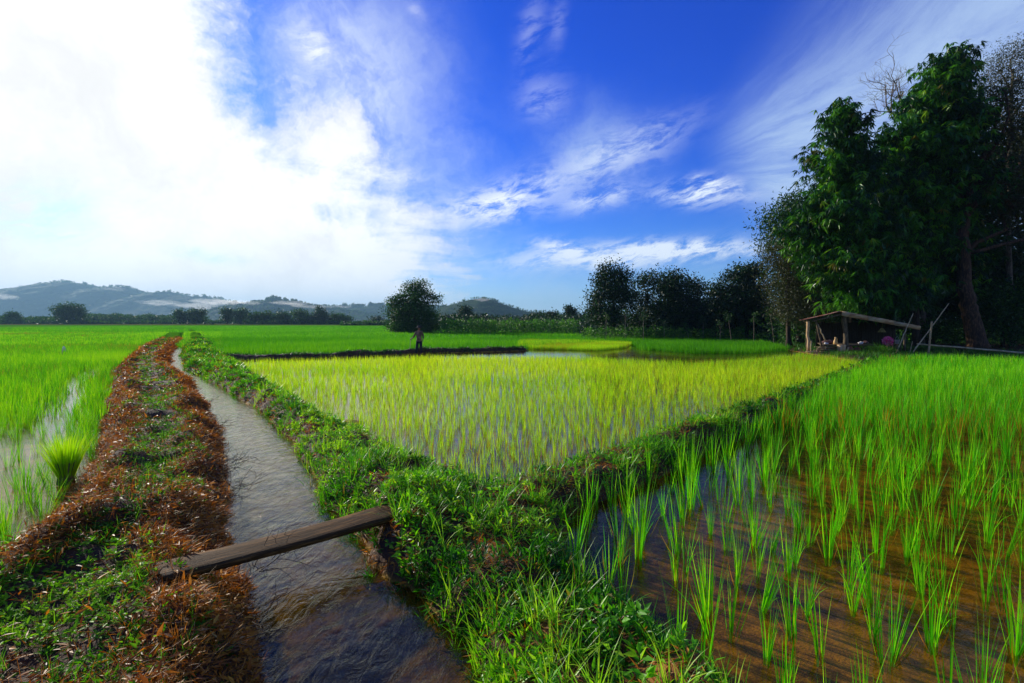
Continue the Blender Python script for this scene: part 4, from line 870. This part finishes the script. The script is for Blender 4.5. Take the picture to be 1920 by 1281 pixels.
# single tall trees standing up on the ridge
for i, (px, py, h, lb) in enumerate(((438, 566, 10, 'flat topped tree standing out of the mist on the second ridge'), (646, 571, 7, 'tall slim tree leftmost on the low far ridge'), (662, 571, 8, 'forked tree standing second on the low far ridge'), (680, 572, 6, 'small tree standing third on the low far ridge'), (694, 570, 10, 'umbrella topped slim tree on the low far ridge nearest the lone tree'), (85, 536, 5, 'emergent tree on the left shoulder of the big ridge'))):
    d = 1500 if px == 438 else (2350 if px == 85 else 1880); k = d/F; x, y, z = ap(px, py, d); b = (x, d, z-12*k)
    tree('ridge_tree', lb, b, [b, (x, d, z-3*k), (x, d, z)], [(x, d, z, 4*k, 4*k, h*.28*k), (x+2*k, d, z-1.5*k, 2.5*k, 2.5*k, 1.5*k)], 600+i, 26, 8, 1.0*k, 2.2*k, .5, 'far_leaf', 'bark_dark', .45*k, limbs=0, group='trees on the ridges')

# mist lying on the ridges
def mist(px, py, rpx, rpy, d, dens, seed, dep=60):
    rg = RS(seed); m, N = newmat('mist'); v = N.node('ShaderNodeVolumePrincipled', i_Color=(.98, .99, 1.0), i_Density=dens, i_Anisotropy=.55)
    o = N.node('ShaderNodeOutputMaterial'); N.l.new(v.outputs[0], o.inputs['Volume'])
    x, y, z = ap(px, py, d); k = d/F; V = []; T = []; nu, nv = 26, 14
    for i in range(nv+1):
        for j in range(nu):
            t = PI*i/nv; p = 2*PI*j/nu; n_ = 1+.9*float(fbm(np.array(math.cos(p)*2.2+seed), np.array(math.cos(t)*2.0+math.sin(p)), 3, seed))
            V.append((x+rpx*k*math.sin(t)*math.cos(p)*n_, y+dep*math.sin(t)*math.sin(p)*n_, z+rpy*k*math.cos(t)*n_))
    for i in range(nv):
        for j in range(nu):
            a, b = i*nu+j, i*nu+(j+1) % nu; T += [(a, b+nu, b), (a, a+nu, b+nu)]
    tag(link('mist', npmesh('mist', V, T, m, None, True)), kind='stuff')
for a in ((300, 568, 30, 5, 1720, .0016, 3), (375, 574, 22, 6, 1600, .0025, 4), (405, 566, 30, 5, 1500, .0022, 5), (445, 567, 34, 3.5, 1210, .0028, 6), (545, 569, 26, 3.5, 1210, .0026, 7), (590, 575, 26, 3, 1220, .0024, 8), (640, 575, 22, 2, 1600, .0020, 9),
          (903, 562, 15, 2.4, 680, .010, 10, 14), (215, 542, 6, 3, 2000, .002, 12), (0, 556, 16, 6, 1900, .0018, 13), (350, 572, 10, 4, 1700, .0022, 14)): mist(*a)
# aerial haze over everything
def haze():
    m, N = newmat('haze'); v = N.node('ShaderNodeVolumePrincipled', i_Color=(.38, .68, .90), i_Density=.00018, i_Anisotropy=.2)
    o = N.node('ShaderNodeOutputMaterial'); N.l.new(v.outputs[0], o.inputs['Volume'])
    g = Geo(); box(g, (0, 2700, 112), (11000, 7000, 240)); h = g.obj('haze', m); tag(h, kind='stuff')
haze()

# ------------------------------------------------------------------ the plank over the canal
def plank():
    a = np.array([*gp(304, 1066, .35), .35]); b = np.array([*gp(790, 939, .27), .27]); c = (a+b)/2; L = np.linalg.norm(b-a)
    n, w, th = 40, .31, .026; rg = RS(4); V = []; T = []
    for i in range(n+1):
        t = i/n-.5; e1 = .018*float(fbm(np.array(i*.09), np.array(1.0), 2, 3)); e2 = .016*float(fbm(np.array(i*.08), np.array(7.0), 2, 5))
        sag = -.020*math.cos(t*PI); jx = .022*rg.normal(size=6)*(i in (0, n)); tw = .012*t*np.array([-1, -1, -.3, .4, 1, 1])
        V += [(t*L+jx[q_], y_, sag+z_+tw[q_]) for q_, (y_, z_) in enumerate(((-w/2+e2, 0), (-w*.48+e2, th), (-w*.16, th+.003), (w*.2, th-.004), (w*.48+e1, th), (w/2+e1, 0)))]
    for i in range(n):
        for j in range(6):
            p, q = i*6+j, i*6+(j+1) % 6; T += [(p, p+6, q+6), (p, q+6, q)]
    for o in (0, n*6): T += [(o, o+1, o+2), (o, o+2, o+3), (o, o+3, o+4), (o, o+4, o+5)]
    me = npmesh('wooden_plank', V, T, M['plank'], None); o = link('wooden_plank', me, None, tuple(c+np.array([0, 0, -.035]))); o.rotation_euler = (0, -math.asin((b-a)[2]/L), math.atan2((b-a)[1], (b-a)[0]))
    tag(o, 'dark weathered wooden plank laid across the canal as a footbridge', 'plank')
plank()
# sheaf of seedlings on the bank edge
def sheaf():
    rg = RS(8); x, y = gp(124, 893, .10); n = 420; az = rg.uniform(0, 2*PI, n); r = rg.uniform(0, 1, n)**.5
    base = np.stack([np.cos(az)*.065*r, np.sin(az)*.065*r, np.zeros(n)], 1)
    g = Geo(); g.add(*blades(base, az, rg.uniform(.42, .60, n), np.full(n, .008), .04+r*.30, .10+r*.55, 4, rg.uniform(.25, 1, n), rg.uniform(-1, 1, n)))
    root = empty('seedling_bundle', (x, y, .06)); tag(root, 'tied sheaf of bright rice seedlings standing against the rusty left bank', 'seedling bundle')
    g.obj('leaves', M['rice_young'], root)
    g = Geo(); tube(g, [(0, 0, -.05), (0, 0, .08), (0, 0, .20)], [.085, .075, .10], 12, 0, True, .08, rg); g.obj('roots', M['old_post'], root)
sheaf()
def dry_twigs():
    rg = RS(31); G = Geo()
    for (px, py, k) in ((425, 880, 34), (430, 930, 18), (405, 800, 20), (385, 760, 12), (470, 1090, 16), (475, 1180, 14)):
        x, y = gp(px, py, .12)
        for _ in range(k):
            p = np.array([x+rg.normal()*.07, y+rg.normal()*.16, .12+rg.uniform(0, .08)]); d = np.array([rg.uniform(.2, 1), rg.normal()*.5, rg.uniform(-.1, .7)]); pts = [p]
            for i in range(5): d = d/np.linalg.norm(d)+rg.normal(size=3)*.22; pts.append(pts[-1]+d/np.linalg.norm(d)*rg.uniform(.03, .075))
            tube(G, pts, np.linspace(.0028, .0010, 6), 4)
            if rg.uniform() < .7:
                q = [pts[3]]; 
                for i in range(3): d = d+rg.normal(size=3)*.4; d /= np.linalg.norm(d); q.append(q[-1]+d*.05)
                tube(G, q, np.linspace(.0018, .0008, 4), 3)
    tag(G.obj('dry_twigs', M['bark_dark']), kind='stuff')
dry_twigs()
def marker():
    x, y = gp(120, 668, .0); y0 = y; g = Geo(); rg = RS(1); z = .30
    tube(g, [(-.10, 0, 0), (-.05, 0, .25), (0, 0, .42)], [.02, .035, .02], 6); tube(g, [(0, 0, .42), (.05, .02, .30), (.07, .02, .14)], [.02, .03, .015], 6)
    o = g.obj('cloth_strip', M['card'], None, False, (x, y, .12)); tag(o, 'folded pale strip of cloth standing up in the left rice', 'cloth strip')
marker()

# ------------------------------------------------------------------ person with hoe
def skin_body(name, mat, verts, edges, root, parent, sub=2, flatten=None):
    me = bpy.data.meshes.new(name); me.from_pydata([v[:3] for v in verts], edges, []); o = bpy.data.objects.new(name, me); COL.objects.link(o)
    o.modifiers.new('skin', 'SKIN'); ss = o.modifiers.new('sub', 'SUBSURF'); ss.levels = sub; ss.render_levels = sub
    for i, v in enumerate(verts):
        r = v[3]; me.skin_vertices[0].data[i].radius = (r, r) if not isinstance(r, tuple) else r
        me.skin_vertices[0].data[i].use_root = (i == root)
    dg = bpy.context.evaluated_depsgraph_get(); nm = bpy.data.meshes.new_from_object(o.evaluated_get(dg)); o.modifiers.clear(); o.data = nm
    nm.materials.clear(); nm.materials.append(mat)
    for p in nm.polygons: p.use_smooth = True
    o.parent = parent; return o
def person():
    x, y = gp(786, 652.5, .32); z = float(height(np.array([x]), np.array([y]))[0])-.01
    root = empty('person', (x, y, z)); tag(root, 'person in a dark brimmed hat, brown shirt and dark trousers standing on the bund', 'person')
    # body seen from behind/front: pelvis .88, shoulders 1.38, head 1.58, one arm out to a hoe on the left
    V = [(0, 0, .90, .13), (-.08, 0, .80, .09), (-.13, -.01, .46, .06), (-.19, .0, .08, .045), (-.20, -.10, .03, .04),
         (.08, 0, .80, .09), (.10, .02, .46, .06), (.11, .03, .08, .045), (.12, -.07, .03, .04),
         (0, 0, 1.08, .125), (0, .01, 1.30, .14), (0, .01, 1.42, .06), (0, 0, 1.50, .055), (0, -.01, 1.585, .095), (0, -.01, 1.66, .07),
         (-.17, .0, 1.36, .06), (-.27, -.02, 1.14, .043), (-.42, -.06, .98, .035), (-.47, -.07, .94, .03),
         (.17, 0, 1.36, .06), (.24, .03, 1.10, .043), (.22, -.06, .88, .034), (.21, -.09, .81, .03)]
    E = [(0, 1), (1, 2), (2, 3), (3, 4), (0, 5), (5, 6), (6, 7), (7, 8), (0, 9), (9, 10), (10, 11), (11, 12), (12, 13), (13, 14), (10, 15), (15, 16), (16, 17), (17, 18), (10, 19), (19, 20), (20, 21), (21, 22)]
    skin_body('body', M['skin'], V, E, 0, root)
    S = [(0, 0, .86, (.165, .125)), (0, 0, 1.08, (.155, .125)), (0, .01, 1.30, (.17, .13)), (0, .01, 1.42, .075), (-.175, 0, 1.355, .075), (-.275, -.02, 1.14, .062), (-.37, -.045, 1.03, .05), (.175, 0, 1.355, .075), (.245, .03, 1.10, .062), (.235, -.03, .98, .05)]
    skin_body('shirt', M['shirt'], S, [(0, 1), (1, 2), (2, 3), (2, 4), (4, 5), (5, 6), (2, 7), (7, 8), (8, 9)], 1, root)
    Tr = [(0, 0, .93, (.155, .12)), (-.09, 0, .78, .105), (-.135, -.01, .46, .082), (-.188, 0, .11, .068), (.09, 0, .78, .105), (.105, .02, .46, .082), (.112, .03, .11, .068)]
    skin_body('trousers', M['trouser'], Tr, [(0, 1), (1, 2), (2, 3), (0, 4), (4, 5), (5, 6)], 0, root)
    g = Geo(); lathe(g, [(.0, 1.76), (.06, 1.755), (.095, 1.72), (.105, 1.655), (.17, 1.640), (.21, 1.625), (.205, 1.618), (.10, 1.64)], (0, -.01, 0), 20); g.obj('hat', M['hat'], root, True)
    # fingers closed on the handle
    g = Geo()
    for k in range(4):
        zz = .955-.017*k; tube(g, [(-.455, -.085, zz), (-.475, -.105, zz), (-.497, -.100, zz-.002), (-.500, -.078, zz-.003), (-.485, -.062, zz-.003)], [.0095, .009, .009, .0085, .007], 6)
    tube(g, [(-.462, -.055, .955), (-.480, -.050, .975), (-.495, -.062, .985)], [.011, .010, .008], 6)
    for k in range(4):
        zz = .80-.014*k; tube(g, [(.212-.006*k, -.105+.012*k, .79), (.210-.006*k, -.115+.012*k, .76), (.205-.006*k, -.112+.012*k, .725+.004*abs(k-1))], [.009, .008, .006], 6)
    g.obj('fingers', M['skin'], root, True)
    h = empty('hoe', (x-.485, y-.078, z)); tag(h, 'long handled hoe held out at the left side of the person', 'hoe')
    g = Geo(); tube(g, [(0.0, 0, 1.03), (-.005, 0, .9), (-.03, -.01, .5), (-.10, -.02, .15), (-.16, -.03, .0)], [.014, .014, .015, .016, .016], 8); g.obj('handle', M['bamboo'], h, True)
    g = Geo(); box(g, (-.21, -.03, .035), (.16, .14, .008), 0, -.6); g.obj('blade', M['metal'], h)
person()

# ------------------------------------------------------------------ hut
HD = 27.2                                                # distance of the front posts
def hp(px, py, d=HD): return np.array(ap(px, py, d))
hb = hp(1585, 657); hb[2] = .14
def hut():
    root = empty('field_hut', tuple(hb)); tag(root, 'open sided wooden field hut with rusty sheet roof under the trees', 'hut')
    rg = RS(6)
    def T(p): return np.array(p)-hb
    depth = 2.6; DX = .55
    # roof: two slopes meeting at the ridge, ridge running away from the camera
    rid = T(hp(1573, 585)); le = T(hp(1502, 600)); ri = T(hp(1716, 612))
    def slope(name, a, b, mat, n=34, over=.25, th=.018):
        V = []; Tt = []; a = a.copy(); b = b.copy()
        for j, yy in enumerate((-over, depth)):
            for i in range(n+1):
                t = i/n; p = a+(b-a)*t; c = .016*math.sin(i*2.1) if False else 0
                V.append((p[0], p[1]+yy, p[2]+c))
        m = 60; V = []; xs = np.linspace(0, 1, 14)
        for j in range(m+1):
            yy = -over+(depth+over)*j/m; cz = .018*math.sin(j*PI*.72)
            for t in xs:
                p = a+(b-a)*t; sag = -.03*math.sin(t*PI)+.02*fbm(np.array(t*3), np.array(yy), 2, 3); V.append((p[0]+DX*yy, p[1]+yy, p[2]+cz+sag))
        k = len(xs); base = len(V); V2 = [(v[0], v[1], v[2]-th) for v in V]; V += V2
        for j in range(m):
            for i in range(k-1):
                p = j*k+i; Tt += [(p, p+1, p+k+1), (p, p+k+1, p+k), (base+p, base+p+k+1, base+p+1), (base+p, base+p+k, base+p+k+1)]
        for j in range(m):
            for i in (0, k-1): p = j*k+i; Tt += [(p, p+k, base+p+k), (p, base+p+k, base+p)]
        for i in range(k-1):
            for j in (0, m): p = j*k+i; Tt += [(p, p+1, base+p+1), (p, base+p+1, base+p)]
        g = Geo(); g.add(V, Tt); g.obj(name, M[mat], root, True)
    slope('roof', rid+np.array([0, 0, .03]), le, 'rust'); slope('roof', rid+np.array([.01, 0, .03]), ri, 'rust')
    # barge board along the right front edge
    g = Geo(); n = 10
    for i in range(3):
        a = rid+(ri-rid)*(i/3); b = rid+(ri-rid)*((i+1)/3); c = (a+b)/2; L = np.linalg.norm(b-a)
        box(g, (c[0], c[1]-.30-.012*i, c[2]-.09+.01*(i == 1)), (L+.05, .03, .26-.02*i), 0, math.atan2(-(b-a)[2], (b-a)[0]))
    g.obj('barge_board', M['board'], root)
    g = Geo(); a = T(hp(1520, 602)); b = T(hp(1573, 590)); tube(g, [a+np.array([0, -.22, 0]), b+np.array([0, -.22, 0])], [.035, .035], 7)
    tube(g, [T(hp(1515, 604)), T(hp(1515, 604))+np.array([DX*depth, depth, 0])], [.04, .04], 7); tube(g, [rid-np.array([0, .1, .06]), rid+np.array([DX*depth, depth, -.06])], [.05, .05], 7); tube(g, [T(hp(1700, 615)), T(hp(1700, 615))+np.array([DX*depth, depth, 0])], [.04, .04], 7)
    g.obj('roof_beam', M['old_post'], root, True)
    def post(p, q, r, mat, rough=.08):
        g = Geo(); P = limb(p, q, rg, 7, .010, 0); tube(g, P, np.full(7, r), 8, 0, True, rough, rg); g.obj('post', M[mat], root, True)
    post(T(hp(1515.5, 658)), T(hp(1515, 602)), .075, 'post', .03)
    post(T(hp(1586, 658)), T(hp(1583, 590)), .13, 'old_post', .16)
    post(T(hp(1541, 650)), T(hp(1530, 602)), .05, 'old_post'); post(T(hp(1548, 640)), T(hp(1533, 608)), .03, 'bamboo')
    post(T(hp(1696, 658)), T(hp(1696, 614)), .06, 'old_post')
    for px in (1518, 1606, 1696):
        q = T(hp(px, 652)); q[1] += depth-.1; q[0] += DX*(depth-.1); q[2] = 0; w = q.copy(); w[2] = 1.85 if px != 1606 else 2.0; post(q, w, .06, 'old_post')
    # back wall
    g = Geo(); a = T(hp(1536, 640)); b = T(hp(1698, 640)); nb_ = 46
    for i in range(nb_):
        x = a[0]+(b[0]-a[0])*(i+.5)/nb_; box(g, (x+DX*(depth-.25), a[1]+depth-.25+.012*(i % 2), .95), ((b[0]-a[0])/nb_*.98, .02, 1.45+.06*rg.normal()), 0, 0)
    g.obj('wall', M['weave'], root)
    # platform of split bamboo on log edge
    g = Geo(); a = T(hp(1539, 646)); b = T(hp(1640, 646)); z = .42
    for i in range(22): box(g, ((a[0]+b[0])/2+DX*(.08+.10*i), a[1]+.08+.10*i, z+.004*rg.normal()), (b[0]-a[0], .085, .03))
    box(g, ((a[0]+b[0])/2, a[1]-.01, z-.02), (b[0]-a[0]+.05, .06, .07)); g.obj('platform', M['old_post'], root)
    g = Geo()
    for q in (.1, .45, .8):
        for yy in (.05, 2.0): x = a[0]+(b[0]-a[0])*q; tube(g, [(x+DX*yy, a[1]+yy, -.1), (x+DX*yy, a[1]+yy, z-.03)], [.05, .045], 7)
    g.obj('platform_legs', M['old_post'], root, True)
    return root
hut()
def hz(px, d): return ap(px, 640, d)[0]
def item(name, label, cat, build, loc, mat, smooth=True):
    g = Geo(); build(g); o = g.obj(name, M[mat], None, smooth, loc); tag(o, label, cat); return o
PZ = .14+.44
item('jug', 'tan bottle shaped jug standing on the front edge of the hut platform', 'jug', lambda g: (lathe(g, [(0, 0), (.10, 0), (.115, .05), (.10, .18), (.06, .28), (.045, .33), (.055, .40), (.05, .41), (0, .41)], (0, 0, 0)), tube(g, [(.055, 0, .34), (.10, 0, .30), (.09, 0, .20)], [.012]*3, 6)), (hz(1570, 27.1), 27.25, PZ), 'jug')
def lump(g, s, rg, k=.12):
    V = []; T = []; nu, nv = 20, 10
    for i in range(nv+1):
        for j in range(nu):
            t = PI*i/nv; p = 2*PI*j/nu; r = 1+k*2*float(fbm(np.array(math.cos(p)*2+s[0]*9), np.array(math.sin(p)*2+math.cos(t)*2), 3, int(s[0]*40)))
            V.append((s[0]*math.sin(t)*math.cos(p)*r, s[1]*math.sin(t)*math.sin(p)*r, s[2]*(1+math.cos(t))*r))
    for i in range(nv):
        for j in range(nu):
            a, b = i*nu+j, i*nu+(j+1) % nu; T += [(a, b, b+nu), (a, b+nu, a+nu)]
    g.add(V, T)
item('blanket', 'long rolled brown blanket lying on the hut platform left of the jug', 'blanket', lambda g: lump(g, (.42, .2, .11), rg), (hz(1556, 27.6), 27.7, PZ), 'cloth_dark')
item('cloth_bundle', 'small white crumpled cloth at the left end of the brown blanket', 'cloth', lambda g: lump(g, (.10, .08, .05), rg, .3), (hz(1548, 27.3), 27.25, PZ), 'white')
item('cloth_bundle', 'white crumpled cloth bundle on the platform right of the thick post', 'cloth', lambda g: lump(g, (.13, .10, .07), rg, .3), (hz(1616, 27.4), 27.5, PZ), 'white')
item('bag', 'dark brown bag beside the white cloth bundle', 'bag', lambda g: lump(g, (.15, .12, .09), rg, .2), (hz(1624, 27.5), 27.55, PZ), 'cloth_dark')
item('conical_hat', 'straw conical hat hanging under the right part of the roof', 'hat', lambda g: (lathe(g, [(0, .26), (.06, .23), (.14, .10), (.20, 0), (.185, 0), (.05, .18), (0, .21)], (0, 0, 0)), tube(g, [(0, 0, .24), (.01, 0, .55)], [.006]*2, 5)), (hz(1653, 27.6), 27.6, 1.26), 'straw')
def stump(g):
    lathe(g, [(0, .0), (.20, 0), (.19, .1), (.20, .3), (.215, .46), (.20, .48), (0, .47)], (0, 0, 0), 16)
item('log_stump', 'upright sawn log stump with orange stripped side before the platform', 'stump', stump, (hz(1578, 26.9), 26.9, .10), 'stump')
item('board_offcut', 'short pale board leaning against the foot of the thick post', 'board', lambda g: box(g, (0, 0, .17), (.10, .03, .42), 0, .35), (hz(1588, 26.8), 26.75, .09), 'post', False)
item('bamboo_stick', 'short bamboo piece lying at the foot of the pale left post', 'stick', lambda g: tube(g, [(-.25, .05, .03), (.35, -.05, .02)], [.03, .03], 8), (hz(1521, 26.9), 26.9, .15), 'post')
item('stake', 'short stake standing right beside the pale left post', 'stake', lambda g: tube(g, [(0, 0, -.1), (.01, 0, .62)], [.022, .02], 7), (hz(1518.5, 27.1), 27.0, .15), 'bamboo')
def fw(g):
    r_ = RS(3)
    for i in range(26):
        y_ = r_.uniform(-.1, .5); z_ = .05+.06*(i % 5)+r_.uniform(0, .02); x_ = r_.uniform(-.15, .15); tube(g, [(x_-.5, y_, z_), (x_+.5, y_+.03*r_.normal(), z_+.02*r_.normal())], [.028, .024], 6)
item('firewood_pile', 'pile of split firewood under the left half of the platform', 'firewood', fw, (hz(1556, 27.1), 27.15, .12), 'firewood')
item('clay_jar', 'reddish clay water jar in the shade under the platform, nearest the leaning board', 'jar', lambda g: lathe(g, [(0, 0), (.11, 0), (.17, .1), (.18, .2), (.13, .30), (.10, .32), (.12, .35), (.10, .34), (0, .30)], (0, 0, 0)), (hz(1596, 27.1), 27.2, .12), 'clay')
item('clay_jar', 'second reddish clay jar under the platform, nearer the grass tussock', 'jar', lambda g: lathe(g, [(0, 0), (.12, 0), (.19, .09), (.19, .19), (.13, .27), (.12, .30), (0, .28)], (0, 0, 0)), (hz(1611, 27.1), 27.25, .12), 'clay')
def flower(g):
    r_ = RS(12); n = 150; u = r_.normal(size=(n, 3)); u /= np.linalg.norm(u, axis=1)[:, None]; c = u*np.array([.22, .16, .20])*r_.uniform(.5, 1, n)[:, None]
    L = r_.uniform(.10, .17, n); g.add(*leaves(c, u+r_.normal(size=(n, 3))*.6, L, L*.8, r_.uniform(0, 1, n), r_)); lump(g, (.16, .12, .12), r_, .2)
item('pink_bag', 'bright pink crumpled plastic bag hanging above the grass tussock', 'bag', flower, (hz(1665, 26.6), 26.6, .78), 'pink', False)
item('bag_stake', 'thin stake under the pink bag', 'stake', lambda g: tube(g, [(0, 0, -.1), (0, 0, .80)], [.02, .018], 6), (hz(1665, 26.7), 26.72, .12), 'bamboo')
item('bucket', 'small pale bucket hung to the right of the pink bag', 'bucket', lambda g: (lathe(g, [(0, 0), (.09, 0), (.12, .22), (.13, .23), (.11, .22), (.08, .02), (0, .02)], (0, 0, 0)), tube(g, [(-.12, 0, .22), (-.06, 0, .36), (0, 0, .42), (.06, 0, .36), (.12, 0, .22)], [.006]*5, 5)), (hz(1682, 27), 27.0, .62), 'pot')
item('bucket_stool', 'low dark wooden stool carrying the pale bucket', 'stool', lambda g: [box(g, (0, 0, .46), (.34, .30, .03))]+[box(g, (sx*.13, sy*.11, .22), (.035, .035, .46)) for sx in (-1, 1) for sy in (-1, 1)], (hz(1682, 27), 27.0, .135), 'old_post', False)
def rod(name, label, cat, a, b, r0, r1, mat, wob=.01, knots=True):
    rg_ = RS(int(abs(a[0]*10))+3); P = limb(a, b, rg_, 12, wob*.35, 0); g = Geo(); rr = np.linspace(r0, r1, 12)
    tube(g, P, rr, 8)
    if knots:
        for i in range(1, 11):
            d_ = (P[i+1]-P[i])/np.linalg.norm(P[i+1]-P[i])*.02; tube(g, [P[i]-d_, P[i]+d_], [rr[i]*1.18]*2, 8)
    o = g.obj(name, M[mat], None, True); V0 = np.array(a); o.location = tuple(V0); me = o.data
    co = np.empty(len(me.vertices)*3, np.float32); me.vertices.foreach_get('co', co); co = co.reshape(-1, 3)-V0.astype(np.float32); me.vertices.foreach_set('co', co.ravel()); me.update()
    return tag(o, label, cat)
def on(px, py, d, z=None):
    p = list(ap(px, py, d)); 
    if z is not None: p[2] = z
    return np.array(p)
rod('leaning_pole', 'long thin pole leaning up against the right end of the hut roof', 'pole', on(1680, 662, 25.9), on(1712, 588, 26.6), .03, .018, 'bamboo')
rod('leaning_pole', 'longest bare pole slanting up to the right past the upright stake', 'pole', on(1706, 668, 25.6), on(1779, 569, 26.2), .03, .018, 'bamboo')
rod('stake', 'short thin stake at the foot of the longest slanting pole', 'stake', on(1705, 666, 25.8), on(1711, 640, 26.0), .018, .014, 'bamboo')
rod('upright_stake', 'upright brown bamboo stake holding the long horizontal rail', 'stake', on(1740, 672, 25.5), on(1747, 603, 25.6), .045, .04, 'post')
rod('bamboo_rail', 'long horizontal bamboo rail running from the stake to the right edge', 'rail', on(1719, 645, 26.0), on(1990, 668, 23.6), .04, .05, 'bamboo', .004)
def tussock(px, py, d, r, h, lab, seed, mat='shrub'):
    rg_ = RS(seed); x, y, z = ap(px, py, d); n = 420; az = rg_.uniform(0, 2*PI, n); rr = r*rg_.uniform(0, 1, n)**.5*.5
    b = np.stack([np.cos(az)*rr, np.sin(az)*rr, np.zeros(n)-.03], 1)
    g = Geo(); g.add(*blades(b, az+rg_.normal(size=n)*.4, h*rg_.uniform(.6, 1.1, n), np.full(n, .022), .1+rr/r*1.0, .5+rr/r*2.4, 4, np.clip(rg_.beta(2, 2, n), 0, 1), rg_.uniform(-1, 1, n)))
    o = g.obj('grass_tussock', M[mat], None, False, (x, y, .12)); tag(o, lab, 'grass tussock')
tussock(1653, 660, 26.0, 1.0, .85, 'big round tussock of long green grass in front of the hut below the pink bag', 51)
tussock(1838, 664, 25.5, .9, .45, 'low leafy tussock below the bamboo rail near the leaning trunk', 52)
tussock(1730, 662, 27.5, .8, .5, 'dark low tussock behind the upright stake', 53, 'mid_leaf')
